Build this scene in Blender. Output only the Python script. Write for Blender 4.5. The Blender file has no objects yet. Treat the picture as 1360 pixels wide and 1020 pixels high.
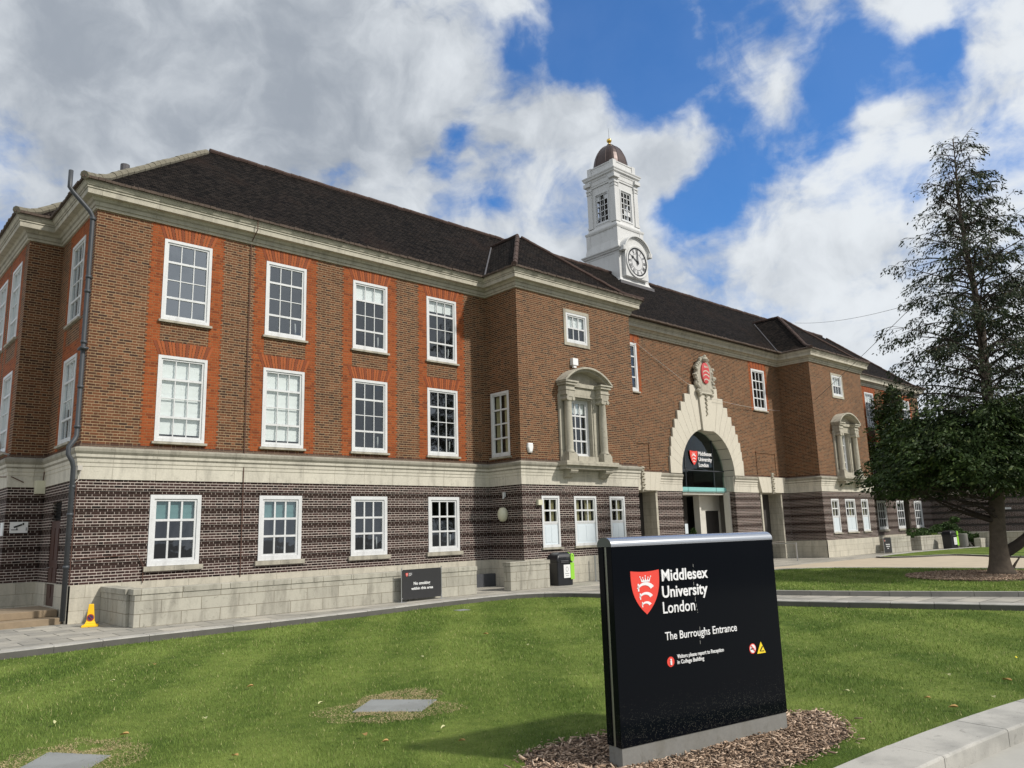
import bpy, bmesh, math, random
import numpy as np
from mathutils import Vector, Matrix
R = math.radians
rnd = random.Random(7)
scene = bpy.context.scene
COL = scene.collection

# ---------------------------------------------------------------- camera
def rotm(yaw, pitch, roll):
    cy, sy, cp, sp, cr, sr = math.cos(yaw), math.sin(yaw), math.cos(pitch), math.sin(pitch), math.cos(roll), math.sin(roll)
    Fw = Vector((sy*cp, cy*cp, sp)); Rt = Vector((cy, -sy, 0)); Up = Rt.cross(Fw)
    return cr*Rt+sr*Up, -sr*Rt+cr*Up, Fw
RT, UP, FW = rotm(0.741927756, 0.186832996, -0.0301158371)
camd = bpy.data.cameras.new('camera'); cam = bpy.data.objects.new('camera', camd); COL.objects.link(cam)
cam.matrix_world = Matrix(((RT.x, UP.x, -FW.x, 0), (RT.y, UP.y, -FW.y, 0), (RT.z, UP.z, -FW.z, 1.97), (0, 0, 0, 1)))
camd.sensor_width = 36; camd.lens = 1029.79/1360*36; camd.clip_start = .05; camd.clip_end = 3000
scene.camera = cam
scene.view_settings.view_transform = 'Standard'; scene.view_settings.look = 'None'
scene.view_settings.gamma = 1; scene.view_settings.exposure = 0.24
try: scene.cycles.max_bounces = 6; scene.cycles.transparent_max_bounces = 12
except Exception: pass

# ---------------------------------------------------------------- node helper
class NT:
    def __init__(s, tree): s.t = tree; s.N = tree.nodes; s.L = tree.links
    def n(s, ty, **kw):
        nd = s.N.new(ty)
        for k, v in kw.items():
            if k.startswith('i_'):
                key = k[2:]; key = int(key) if key.isdigit() else key.replace('_', ' ')
                s.put(nd.inputs[key], v)
            else: setattr(nd, k, v)
        return nd
    def put(s, sock, v):
        if isinstance(v, bpy.types.NodeSocket): s.L.new(v, sock)
        elif isinstance(v, bpy.types.Node): s.L.new(v.outputs[0], sock)
        else:
            if isinstance(v, (tuple, list)) and len(v) == 3 and sock.type == 'RGBA': v = (*v, 1)
            sock.default_value = v
    def m(s, op, a, b=0.0, c=0.0, clamp=False):
        nd = s.N.new('ShaderNodeMath'); nd.operation = op; nd.use_clamp = clamp
        s.put(nd.inputs[0], a); s.put(nd.inputs[1], b); s.put(nd.inputs[2], c); return nd.outputs[0]
    def mix(s, f, a, b, mode='MIX'):
        nd = s.N.new('ShaderNodeMix'); nd.data_type = 'RGBA'; nd.blend_type = mode; nd.clamp_factor = True
        s.put(nd.inputs[0], f); s.put(nd.inputs[6], a); s.put(nd.inputs[7], b); return nd.outputs[2]
    def ramp(s, f, a, b, lo=0.0, hi=1.0):
        nd = s.N.new('ShaderNodeMapRange'); nd.interpolation_type = 'SMOOTHSTEP'
        s.put(nd.inputs[0], f); s.put(nd.inputs[1], a); s.put(nd.inputs[2], b); s.put(nd.inputs[3], lo); s.put(nd.inputs[4], hi)
        return nd.outputs[0]
    def noise(s, vec, scale, detail=4, rough=.55, dist=0.0):
        nd = s.N.new('ShaderNodeTexNoise'); s.put(nd.inputs['Vector'], vec)
        nd.inputs['Scale'].default_value = scale; nd.inputs['Detail'].default_value = detail
        nd.inputs['Roughness'].default_value = rough; nd.inputs['Distortion'].default_value = dist
        return nd.outputs[0]

# ---------------------------------------------------------------- world
SUN_DIR = Vector((.40*math.cos(R(42)), -.917*math.cos(R(42)), math.sin(R(42)))).normalized()
world = bpy.data.worlds.new('World'); scene.world = world; world.use_nodes = True
w = NT(world.node_tree); w.N.clear()
out = w.n('ShaderNodeOutputWorld'); bg = w.n('ShaderNodeBackground'); bg.inputs[1].default_value = .1
sky = w.n('ShaderNodeTexSky'); sky.sky_type = 'NISHITA'; sky.sun_disc = False
sky.sun_elevation = R(42); sky.sun_rotation = math.atan2(SUN_DIR.x, SUN_DIR.y); sky.air_density = 1.0; sky.dust_density = .4; sky.ozone_density = 2.5
geo = w.n('ShaderNodeNewGeometry'); dirv = w.n('ShaderNodeVectorMath', operation='SCALE', i_0=geo.outputs['Incoming']); dirv.inputs[3].default_value = -1
D = dirv.outputs[0]
BLUE = [(0.69, 0.453, 0.564, 0.124, 1), (0.63, 0.513, 0.583, 0.077, 0.7), (0.699, 0.508, 0.503, 0.053, 0.6), (0.618, 0.552, 0.56, 0.044, 0.4), (0.785, 0.434, 0.442, 0.051, 0.7), (0.773, 0.494, 0.398, 0.04, 0.9), (0.77, 0.522, 0.368, 0.036, 0.8), (0.804, 0.328, 0.496, 0.054, 0.9), (0.816, 0.366, 0.448, 0.048, 0.7), (0.826, 0.28, 0.49, 0.044, 0.6), (0.559, 0.678, 0.478, 0.02, 0.6), (0.572, 0.596, 0.563, 0.031, 0.5), (0.549, 0.704, 0.45, 0.019, 0.4), (0.841, 0.232, 0.489, 0.031, 0.5), (0.896, 0.196, 0.398, 0.023, 0.3), (0.838, 0.353, 0.417, 0.024, 0.3)]
PUFF = [(0.745, 0.417, 0.521, 0.046, 0.55), (0.781, 0.379, 0.497, 0.04, 0.6), (0.81, 0.254, 0.529, 0.05, 0.8), (0.731, 0.502, 0.462, 0.044, 0.4), (0.817, 0.386, 0.429, 0.025, 0.2), (0.613, 0.642, 0.461, 0.056, 0.6), (0.862, 0.184, 0.473, 0.039, 0.6)]
GREY = [(0.273, 0.82, 0.503, 0.174, 1), (0.151, 0.846, 0.511, 0.148, 0.8), (0.429, 0.709, 0.56, 0.132, 0.6), (0.409, 0.777, 0.478, 0.134, 0.5), (0.842, 0.465, 0.275, 0.06, 0.35), (0.894, 0.33, 0.305, 0.046, 0.25), (0.562, 0.653, 0.508, 0.055, 0.3)]
WHITE = [(0.627, 0.645, 0.436, 0.084, 0.8), (0.538, 0.65, 0.537, 0.054, 0.6), (0.802, 0.485, 0.349, 0.061, 0.8), (0.861, 0.351, 0.368, 0.07, 0.8), (0.845, 0.481, 0.232, 0.052, 0.7), (0.891, 0.378, 0.253, 0.048, 0.8), (0.221, 0.891, 0.397, 0.078, 0.5), (0.136, 0.902, 0.41, 0.056, 0.5)]
# large soft warp so that the cloud masses have ragged edges
wn = w.n('ShaderNodeTexNoise'); w.put(wn.inputs['Vector'], D); wn.inputs['Scale'].default_value = 9; wn.inputs['Detail'].default_value = 5
wv = w.n('ShaderNodeVectorMath', operation='SUBTRACT'); w.put(wv.inputs[0], wn.outputs['Color']); wv.inputs[1].default_value = (.5, .5, .5)
ws = w.n('ShaderNodeVectorMath', operation='SCALE', i_0=wv.outputs[0]); ws.inputs[3].default_value = .09
wa = w.n('ShaderNodeVectorMath', operation='ADD', i_0=D, i_1=ws.outputs[0]); DW = wa.outputs[0]
def blobs(L):
    acc = None
    for x, y, z, r, wt in L:
        ds = w.n('ShaderNodeVectorMath', operation='DISTANCE', i_0=DW); ds.inputs[1].default_value = (x, y, z)
        v = w.ramp(ds.outputs['Value'], r*1.45, r*.25, 0, wt)
        acc = v if acc is None else w.m('ADD', acc, v)
    return acc
st = w.n('ShaderNodeMapping', i_0=D); st.inputs['Rotation'].default_value = (0, R(35), R(20)); st.inputs['Scale'].default_value = (1, 1, 1.9)
n1 = w.noise(st.outputs[0], 5.5, 9, .58, .3)
n2 = w.noise(D, 2.3, 6, .5, .2)
n3 = w.noise(DW, 11, 7, .55, .2)
cov = w.m('ADD', .76, w.m('MULTIPLY', w.m('SUBTRACT', n1, .5), 2.4))
cov = w.m('SUBTRACT', cov, w.m('MULTIPLY', blobs(BLUE), .98))
cov = w.m('ADD', cov, w.m('ADD', w.m('MULTIPLY', blobs(PUFF), .42), w.m('MULTIPLY', w.m('SUBTRACT', n3, .5), 1.9)))
hz = w.n('ShaderNodeSeparateXYZ', i_0=D)
back = w.ramp(w.m('ADD', w.m('MULTIPLY', hz.outputs[0], FW.x), w.m('MULTIPLY', hz.outputs[1], FW.y)), .25, -.2, 0, -.35)
cov = w.m('ADD', w.m('SUBTRACT', cov, back), w.m('MULTIPLY', blobs(GREY[:4]), .45))
cov = w.ramp(cov, -.02, .85, .05, 1)
g = w.m('ADD', w.m('MULTIPLY', blobs(GREY), .36), w.m('MULTIPLY', w.m('SUBTRACT', .56, n2), 2.0))
g = w.m('ADD', g, w.m('MULTIPLY', w.m('SUBTRACT', .5, n3), 2.1))
g = w.m('SUBTRACT', g, w.m('MULTIPLY', blobs(WHITE), .22))
g = w.ramp(g, -.35, 1.02)
ccol = w.mix(g, (6.8, 7.15, 7.5), (2.95, 3.3, 3.8))
# thin cloud (the edge of a cover) is bluer
blue = w.mix(1.0, sky.outputs[0], (.40, .94, 1.46), 'MULTIPLY')
w.put(bg.inputs[0], w.mix(cov, blue, ccol)); w.L.new(bg.outputs[0], out.inputs[0])

sl = bpy.data.lights.new('sun', 'SUN'); sl.energy = 3.3; sl.angle = R(3.0); sl.color = (1, .95, .87)
so = bpy.data.objects.new('sun', sl); COL.objects.link(so); so.rotation_euler = SUN_DIR.to_track_quat('Z', 'Y').to_euler()

# ---------------------------------------------------------------- materials
MATS = {}
def newmat(name):
    m = bpy.data.materials.new(name); m.use_nodes = True; t = NT(m.node_tree)
    b = t.N['Principled BSDF']; MATS[name] = m
    return m, t, b
def uvout(t): return t.n('ShaderNodeUVMap').outputs[0]
def objco(t): return t.n('ShaderNodeTexCoord').outputs['Object']
def bump(t, b, h, strength, dist=.01):
    bp = t.n('ShaderNodeBump'); bp.inputs['Strength'].default_value = strength; bp.inputs['Distance'].default_value = dist
    t.put(bp.inputs['Height'], h); t.L.new(bp.outputs[0], b.inputs['Normal'])

def plain(name, col, rough=.6, metal=0, var=.12, scale=6, bmp=0, spec=.5):
    m, t, b = newmat(name)
    n = t.noise(objco(t), scale, 5, .6)
    f = t.m('ADD', 1-var, t.m('MULTIPLY', n, 2*var))
    hs = t.n('ShaderNodeHueSaturation'); t.put(hs.inputs['Value'], f); hs.inputs['Color'].default_value = (*col, 1)
    t.L.new(hs.outputs[0], b.inputs['Base Color'])
    b.inputs['Roughness'].default_value = rough; b.inputs['Metallic'].default_value = metal
    b.inputs['Specular IOR Level'].default_value = spec
    if bmp: bump(t, b, t.noise(objco(t), scale*6, 4), bmp)
    return m

def brick(name, cols, mortar, voff, rh=.0769, band=False, rough=.85, mw=.085, stain=.25):
    m, t, b = newmat(name)
    uv = t.n('ShaderNodeSeparateXYZ', i_0=uvout(t)); u, v = uv.outputs[0], uv.outputs[1]
    wob = t.noise(uvout(t), 9, 2)
    v = t.m('ADD', v, t.m('MULTIPLY', t.m('SUBTRACT', wob, .5), .006))
    rowf = t.m('DIVIDE', t.m('SUBTRACT', v, voff), rh)
    row = t.m('FLOOR', rowf); fv = t.m('FRACT', rowf)
    half = t.m('MULTIPLY', t.m('FLOORED_MODULO', row, 2.0), .5)
    s = t.m('ADD', t.m('DIVIDE', u, .34), half)
    fu = t.m('FRACT', s); idx = t.m('FLOOR', s); isH = t.m('GREATER_THAN', fu, .667)
    du = t.m('MINIMUM', t.m('MINIMUM', fu, t.m('SUBTRACT', 1.0, fu)), t.m('ABSOLUTE', t.m('SUBTRACT', fu, .667)))
    dv = t.m('MINIMUM', fv, t.m('SUBTRACT', 1.0, fv))
    bu = t.ramp(du, .010, .022); bv = t.ramp(dv, mw-.02, mw+.045)
    inside = t.m('MULTIPLY', bu, bv)
    cv = t.n('ShaderNodeCombineXYZ', i_0=idx, i_1=row, i_2=isH)
    wn = t.n('ShaderNodeTexWhiteNoise', i_0=cv.outputs[0]); r1 = wn.outputs[0]
    cr = t.n('ShaderNodeValToRGB'); t.put(cr.inputs[0], r1); cr.color_ramp.interpolation = 'LINEAR'
    e = cr.color_ramp.elements
    for i, c in enumerate(cols):
        p = i/(len(cols)-1)
        if i == 0: el = e[0]; el.position = 0
        elif i == len(cols)-1: el = e[-1]; el.position = 1
        else: el = e.new(p)
        el.color = (*c, 1)
    fine = t.noise(uvout(t), 60, 3, .6)
    bc = t.mix(1.0, cr.outputs[0], t.m('ADD', .72, t.m('MULTIPLY', fine, .55)), 'MULTIPLY')
    big = t.noise(uvout(t), .55, 4, .6)
    mc = t.mix(1.0, mortar, t.m('ADD', .65, t.m('MULTIPLY', t.noise(uvout(t), 3.5, 3), .7)), 'MULTIPLY')
    if band:
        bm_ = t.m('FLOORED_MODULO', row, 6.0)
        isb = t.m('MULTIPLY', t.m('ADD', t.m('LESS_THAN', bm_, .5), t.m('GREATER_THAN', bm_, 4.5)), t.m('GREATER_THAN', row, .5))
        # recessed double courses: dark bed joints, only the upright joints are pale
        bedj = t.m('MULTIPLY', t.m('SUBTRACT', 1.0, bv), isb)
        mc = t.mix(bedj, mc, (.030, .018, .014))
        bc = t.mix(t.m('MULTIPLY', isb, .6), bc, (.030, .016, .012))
    col = t.mix(inside, mc, bc)
    col = t.mix(1.0, col, t.m('ADD', 1-stain, t.m('MULTIPLY', big, 2*stain)), 'MULTIPLY')
    t.L.new(col, b.inputs['Base Color']); b.inputs['Roughness'].default_value = rough; b.inputs['Specular IOR Level'].default_value = .25
    bump(t, b, t.m('ADD', t.m('MULTIPLY', inside, 1.0), t.m('MULTIPLY', fine, .35)), .75, .012)
    return m

UPB = brick('upper_brick', [(.060, .024, .012), (.125, .048, .021), (.155, .060, .027), (.095, .040, .020), (.045, .022, .015), (.185, .077, .036)], (.35, .25, .15), 4.46, mw=.105)
LOB = brick('plum_brick', [(.022, .012, .010), (.042, .021, .018), (.060, .032, .028), (.030, .016, .013), (.010, .006, .006)], (.54, .47, .42), .93, band=True, mw=.10, stain=.15)
ORB = brick('orange_brick', [(.22, .050, .014), (.31, .075, .020), (.27, .062, .017), (.15, .036, .013)], (.30, .15, .065), 4.46, mw=.07, stain=.2)
SOLD = brick('dark_soldier', [(.07, .04, .03), (.10, .06, .045), (.05, .03, .022)], (.22, .17, .12), 0, rh=.5, mw=.0)

def ashlar(name, col, bw, bh, joint=(.16, .14, .11), stain=.35, rough=.85, jw=.006, var=.10):
    m, t, b = newmat(name)
    br = t.n('ShaderNodeTexBrick', i_0=uvout(t)); br.offset = .5
    br.inputs['Color1'].default_value = (1-var, 1-var, 1-var, 1); br.inputs['Color2'].default_value = (1, 1, 1, 1)
    br.inputs['Mortar'].default_value = (.45, .42, .38, 1); br.inputs['Scale'].default_value = 1
    br.inputs['Mortar Size'].default_value = jw; br.inputs['Mortar Smooth'].default_value = .3
    br.inputs['Brick Width'].default_value = bw; br.inputs['Row Height'].default_value = bh; br.inputs['Bias'].default_value = 0
    sc = t.n('ShaderNodeMapping', i_0=objco(t)); sc.inputs['Scale'].default_value = (2.2, 2.2, .55)
    streak = t.noise(sc.outputs[0], 1.6, 6, .62, .4)
    fine = t.noise(objco(t), 22, 5, .65)
    c = t.mix(1.0, col, br.outputs[0], 'MULTIPLY')
    st_ = t.ramp(streak, .42, .75, 0, stain)
    c = t.mix(st_, c, (.15, .14, .115), 'MIX')
    bl = t.ramp(t.noise(objco(t), 7, 6, .7, .5), .56, .70, 0, stain*.8); c = t.mix(bl, c, (.11, .105, .085))
    c = t.mix(1.0, c, t.m('ADD', .82, t.m('MULTIPLY', fine, .36)), 'MULTIPLY')
    t.L.new(c, b.inputs['Base Color']); b.inputs['Roughness'].default_value = rough; b.inputs['Specular IOR Level'].default_value = .3
    bump(t, b, t.m('ADD', t.m('MULTIPLY', br.outputs[1], -1.0), t.m('MULTIPLY', fine, .3)), .35, .008)
    return m
STONE = ashlar('portland_stone', (.59, .555, .47), 1.1, 50, jw=.005, stain=.38)
STONEC = ashlar('cornice_stone', (.47, .44, .36), 1.5, 50, jw=.005, stain=.42)
PLINTH = ashlar('plinth_stone', (.52, .485, .40), .86, .31, jw=.005, stain=.36)
WALLST = ashlar('garden_wall_stone', (.44, .42, .355), .95, .30, jw=.009, stain=.60, var=.2)
ARCHST = ashlar('arch_stone', (.60, .56, .47), 50, 50, jw=.001, stain=.10)
GRIME = ashlar('grimy_moulding', (.33, .31, .255), 1.1, 50, jw=.004, stain=.65)
OLDST = ashlar('weathered_stone', (.44, .41, .335), 50, .55, jw=.003, stain=.55)
STEPST = plain('step_stone', (.25, .19, .125), .9, var=.25, bmp=.2)
WHITE_M = ashlar('white_paint', (.70, .71, .715), 50, 50, jw=.0005, stain=.16, rough=.45)
TOWERW = ashlar('tower_white', (.66, .66, .65), 50, 50, jw=.001, stain=.14, rough=.5)
DARK = plain('dark_interior', (.045, .04, .036), .9)
ROOMM = plain('room_wall', (.14, .13, .115), .9)
BLIND = plain('blind_fabric', (.84, .85, .83), .8, var=.05)
CURT = plain('curtain', (.42, .38, .22), .85, var=.2)
PIPE = plain('painted_iron', (.045, .05, .058), .5, var=.3)
COPPER = plain('bronze_dome', (.062, .042, .038), .42, .5, var=.35, scale=3)
LEAD = plain('lead', (.10, .095, .10), .6, .2)
GOLD = plain('gilding', (.75, .50, .12), .28, 1.0, var=.08)
BLACKM = plain('black_paint', (.008, .008, .009), .35, var=.1)
CLOCKF = plain('clock_face', (.60, .60, .60), .4, var=.04)
REDM = plain('red_enamel', (.72, .055, .035), .45, var=.03)
REDOLD = plain('red_painted_stone', (.50, .055, .06), .7, var=.2)
LETTER = plain('white_vinyl', (.76, .76, .76), .5, var=.02)
YELLOW = plain('yellow_plastic', (.85, .50, .005), .5, var=.08)
SIGNY = plain('sign_yellow', (.85, .62, .02), .5, var=.03)
GREENP = plain('lime_plastic', (.28, .60, .05), .5, var=.06)
BINM = plain('bin_plastic', (.012, .013, .017), .38, var=.2)
ALU = plain('brushed_aluminium', (.62, .63, .65), .24, 1.0, var=.04, scale=30)
BANNER = plain('banner_fabric', (.020, .020, .022), .6, var=.15)
STEEL = plain('steel_tube', (.50, .50, .50), .35, .9, var=.08)
DOORM = plain('brown_door', (.055, .018, .010), .45, var=.2)
SLATE = plain('dark_slate', (.055, .058, .066), .7, var=.25, bmp=.2)
CREAM = plain('cream_plastic', (.62, .60, .45), .4, var=.05)
CABLE = plain('cable', (.10, .10, .10), .6)
CABLEW = plain('pale_cable', (.45, .42, .38), .6)
TEALREFL = plain('painted_teal_reflection', (.13, .25, .25), .8); TEAL = plain('frosted_teal', (.24, .52, .50), .3, var=.06)  # the first is a teal pane reflection painted as colour, not a fabric
RENDERW = plain('render_white', (.60, .58, .52), .8, var=.08)
CONCB = ashlar('sign_base_concrete', (.22, .215, .20), 50, 50, jw=.001, stain=.5)
PANELW = plain('window_panel', (.62, .68, .72), .4, var=.05)

def glass(name, tint=(.93, .96, .96), mn=.085, rough=.02):
    m, t, b = newmat(name); t.N.remove(b)
    o = t.N['Material Output']; ge = t.n('ShaderNodeNewGeometry'); dt = t.n('ShaderNodeVectorMath', operation='DOT_PRODUCT', i_0=ge.outputs['Incoming'], i_1=ge.outputs['Normal'])
    f = t.m('ADD', mn+.035, t.m('MULTIPLY', t.m('POWER', t.m('SUBTRACT', 1.0, t.m('ABSOLUTE', dt.outputs['Value'])), 5.0), .9), clamp=True)
    tr = t.n('ShaderNodeBsdfTransparent'); tr.inputs[0].default_value = (*tint, 1)
    gl = t.n('ShaderNodeBsdfGlossy'); gl.inputs['Color'].default_value = (.9, .95, 1, 1); gl.inputs['Roughness'].default_value = rough
    wv = t.n('ShaderNodeBump'); wv.inputs['Strength'].default_value = .22; wv.inputs['Distance'].default_value = .02
    t.put(wv.inputs['Height'], t.noise(objco(t), 1.7, 2)); t.L.new(wv.outputs[0], gl.inputs['Normal'])
    mx = t.n('ShaderNodeMixShader'); t.put(mx.inputs[0], f); t.L.new(tr.outputs[0], mx.inputs[1]); t.L.new(gl.outputs[0], mx.inputs[2])
    t.L.new(mx.outputs[0], o.inputs[0]); return m
GLASS = glass('window_glass')
GLASSR = glass('bright_window_glass', mn=.26); GLASSM = glass('mid_window_glass', mn=.14); GLASSG = glass('green_glass', (.55, .70, .66), .03)
GLASST = glass('teal_film_glass', (.25, .40, .38), .10)

def tilemat():
    m, t, b = newmat('roof_tile')
    br = t.n('ShaderNodeTexBrick', i_0=uvout(t)); br.offset = .5
    br.inputs['Color1'].default_value = (.005, .0042, .004, 1); br.inputs['Color2'].default_value = (.024, .019, .016, 1)
    br.inputs['Mortar'].default_value = (.002, .0017, .0015, 1); br.inputs['Scale'].default_value = 1
    br.inputs['Mortar Size'].default_value = .012; br.inputs['Mortar Smooth'].default_value = .6
    br.inputs['Brick Width'].default_value = .17; br.inputs['Row Height'].default_value = .105
    n = t.noise(objco(t), .45, 5, .6); n2 = t.noise(objco(t), 14, 4)
    c = t.mix(t.ramp(n, .52, .74, 0, .6), br.outputs[0], (.028, .018, .014))
    c = t.mix(t.ramp(n2, .60, .8, 0, .3), c, (.05, .046, .032))
    t.L.new(c, b.inputs['Base Color']); b.inputs['Roughness'].default_value = .9; b.inputs['Specular IOR Level'].default_value = .05
    sep = t.n('ShaderNodeSeparateXYZ', i_0=uvout(t))
    saw = t.m('FRACT', t.m('DIVIDE', sep.outputs[1], .105))
    h = t.m('ADD', t.m('SUBTRACT', t.m('MULTIPLY', br.outputs[1], -.7), saw), t.m('MULTIPLY', n2, .3))
    bump(t, b, h, .9, .03)
    return m
TILE = tilemat()
HIPT = plain('lichen_hip_tile', (.17, .155, .115), .95, var=.35, scale=9, bmp=.3)
HIPD = plain('dark_hip_tile', (.06, .036, .028), .95, var=.4, scale=9, bmp=.3)
EAVET = plain('mossy_eave_tile', (.085, .062, .048), .95, var=.6, scale=5, bmp=.4)

def grassmat(name, blades):
    m, t, b = newmat(name)
    co = t.n('ShaderNodeTexCoord').outputs['Object'] if not blades else t.n('ShaderNodeNewGeometry').outputs['Position']
    a = t.noise(co, .42, 4, .6, .6); c2 = t.noise(co, 4.5, 6, .7); mp = t.n('ShaderNodeMapping', i_0=co)
    mp.inputs['Rotation'].default_value = (0, 0, R(38)); sx = t.n('ShaderNodeSeparateXYZ', i_0=mp.outputs[0])
    stripe = t.ramp(t.m('SINE', t.m('ADD', t.m('MULTIPLY', sx.outputs[0], 3.1), t.m('MULTIPLY', a, 2.0))), -.45, .45)
    if blades:
        rr = t.n('ShaderNodeNewGeometry').outputs['Random Per Island']
        k = t.m('ADD', t.m('MULTIPLY', a, .8), t.m('ADD', t.m('MULTIPLY', c2, .5), t.m('MULTIPLY', stripe, .13)))
        f = t.ramp(k, .44, 1.02)
        col = t.mix(f, (.070, .128, .020), (.185, .262, .062))
        col = t.mix(t.m('MULTIPLY', rr, .55), col, (.26, .34, .085))
        col = t.mix(t.m('GREATER_THAN', rr, .955), col, (.45, .42, .20))
    else:
        fine = t.noise(co, 45, 4, .7)
        k = t.m('ADD', t.m('MULTIPLY', a, .8), t.m('ADD', t.m('MULTIPLY', c2, .5), t.m('MULTIPLY', stripe, .13)))
        f = t.ramp(k, .44, 1.02)
        col = t.mix(f, (.056, .100, .012), (.19, .24, .050))
        col = t.mix(1.0, col, t.m('ADD', .55, t.m('MULTIPLY', fine, .9)), 'MULTIPLY')
        bump(t, b, fine, .8, .04)
    t.L.new(col, b.inputs['Base Color']); b.inputs['Roughness'].default_value = .75; b.inputs['Specular IOR Level'].default_value = .15
    return m
LAWNM = grassmat('lawn_soil', False); BLADEM = grassmat('grass_blade', True)

def pavem():
    m, t, b = newmat('paving_slab')
    br = t.n('ShaderNodeTexBrick', i_0=uvout(t)); br.offset = .5
    br.inputs['Color1'].default_value = (.28, .265, .23, 1); br.inputs['Color2'].default_value = (.43, .40, .34, 1)
    br.inputs['Mortar'].default_value = (.05, .048, .04, 1); br.inputs['Scale'].default_value = 1; br.inputs['Mortar Size'].default_value = .012
    br.inputs['Brick Width'].default_value = .9; br.inputs['Row Height'].default_value = .6
    n = t.noise(objco(t), 1.2, 5, .6); f = t.noise(objco(t), 25, 4, .6)
    c = t.mix(t.ramp(n, .4, .75, 0, .6), br.outputs[0], (.13, .13, .125))
    c = t.mix(1.0, c, t.m('ADD', .8, t.m('MULTIPLY', f, .4)), 'MULTIPLY')
    t.L.new(c, b.inputs['Base Color']); b.inputs['Roughness'].default_value = .8
    bump(t, b, t.m('ADD', t.m('MULTIPLY', br.outputs[1], -1.), t.m('MULTIPLY', f, .3)), .3, .01)
    return m
PAVE = pavem()
BUFF = plain('buff_paving', (.46, .39, .29), .9, var=.22, scale=1.4, bmp=.1)
ROADM = plain('road_concrete', (.36, .35, .32), .9, var=.12, scale=5, bmp=.2)
ASPH = plain('asphalt', (.06, .06, .06), .9, var=.2, scale=4, bmp=.2)
def granite(name, col):
    m, t, b = newmat(name)
    n = t.noise(objco(t), 1.6, 4, .6); f = t.noise(objco(t), 130, 3, .7); f2 = t.noise(objco(t), 22, 4, .7)
    c = t.mix(t.ramp(n, .38, .68, 0, .5), col, (.15, .15, .14)); c = t.mix(t.ramp(t.noise(objco(t), 8, 6, .7, .6), .58, .70, 0, .5), c, (.10, .10, .085))
    c = t.mix(1.0, c, t.m('ADD', .70, t.m('MULTIPLY', f, .6)), 'MULTIPLY')
    c = t.mix(t.ramp(f2, .58, .75, 0, .35), c, (.12, .12, .115))
    t.L.new(c, b.inputs['Base Color']); b.inputs['Roughness'].default_value = .8
    bump(t, b, f, .25, .004); return m
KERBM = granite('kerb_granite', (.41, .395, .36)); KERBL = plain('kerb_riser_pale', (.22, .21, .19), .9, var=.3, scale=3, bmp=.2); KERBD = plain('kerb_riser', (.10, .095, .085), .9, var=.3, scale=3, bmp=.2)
SLABM = granite('cover_slab', (.24, .25, .245))
CHIPM_, t_, b_ = newmat('wood_chip')
rr_ = t_.n('ShaderNodeNewGeometry').outputs['Random Per Island']
cr_ = t_.n('ShaderNodeValToRGB'); t_.put(cr_.inputs[0], rr_)
cr_.color_ramp.elements[0].color = (.11, .07, .045, 1); cr_.color_ramp.elements[1].color = (.62, .47, .35, 1)
e_ = cr_.color_ramp.elements.new(.5); e_.color = (.31, .21, .14, 1)
t_.L.new(cr_.outputs[0], b_.inputs['Base Color']); b_.inputs['Roughness'].default_value = .85
CHIPM = CHIPM_
MULCH = plain('mulch_soil', (.055, .036, .024), .95, var=.4, scale=14, bmp=.5)
DEADG = plain('dead_grass', (.42, .33, .18), .95, var=.35, scale=16, bmp=.5)

def leafmat(name, c1, c2, c3=None):
    m, t, b = newmat(name)
    g = t.n('ShaderNodeNewGeometry'); rr = g.outputs['Random Per Island']
    n = t.noise(g.outputs['Position'], 1.3, 3)
    f = t.m('ADD', t.m('MULTIPLY', rr, .55), t.m('MULTIPLY', t.ramp(n, .35, .65), .45))
    c = t.mix(f, c1, c2)
    if c3: c = t.mix(t.m('GREATER_THAN', rr, .93), c, c3)
    t.L.new(c, b.inputs['Base Color']); b.inputs['Roughness'].default_value = .6; b.inputs['Specular IOR Level'].default_value = .25
    b.inputs['Subsurface Weight'].default_value = 0
    return m
CONIF = leafmat('cypress_foliage', (.009, .020, .006), (.056, .095, .020), (.11, .14, .04))
CONIFT = leafmat('cypress_top_foliage', (.015, .024, .012), (.040, .058, .020), (.08, .07, .03))
HEDGEL = leafmat('hedge_foliage', (.015, .04, .010), (.065, .12, .025))
SHRUBL = leafmat('bright_shrub_foliage', (.05, .10, .015), (.16, .22, .03))
BARK = plain("bark", (.115, .090, .068), .95, var=.5, scale=9, bmp=1.0)
TWIG = plain('twig', (.045, .034, .026), .95, var=.3)
DRYLEAF = plain('dry_leaf', (.42, .26, .09), .8, var=.25); PALELEAF = plain('pale_leaf', (.50, .50, .26), .8, var=.2); YLEAF = plain('yellow_leaf', (.75, .62, .03), .8)

# sign face: gloss black with fine dried speckle near the foot
m_, t_, b_ = newmat('sign_gloss_black')
oc = objco(t_); sz = t_.n('ShaderNodeSeparateXYZ', i_0=oc)
low = t_.ramp(sz.outputs[2], .78, .25, 0, 1)
vor = t_.n('ShaderNodeTexVoronoi', i_0=oc); vor.inputs['Scale'].default_value = 105
vor2 = t_.n('ShaderNodeTexVoronoi', i_0=oc); vor2.inputs['Scale'].default_value = 25
spk = t_.m('MULTIPLY', t_.m('LESS_THAN', vor.outputs[0], t_.m('MULTIPLY', low, .20)), t_.m('GREATER_THAN', t_.noise(oc, 20, 2), .46))
t_.L.new(t_.mix(spk, (.003, .004, .006), (.13, .13, .11)), b_.inputs['Base Color'])
b_.inputs['Roughness'].default_value = .10; t_.put(b_.inputs['Roughness'], t_.m('ADD', .07, t_.m('MULTIPLY', t_.noise(oc, 3, 4), .10)))
b_.inputs['Specular IOR Level'].default_value = .08
SIGNB = m_

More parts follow.
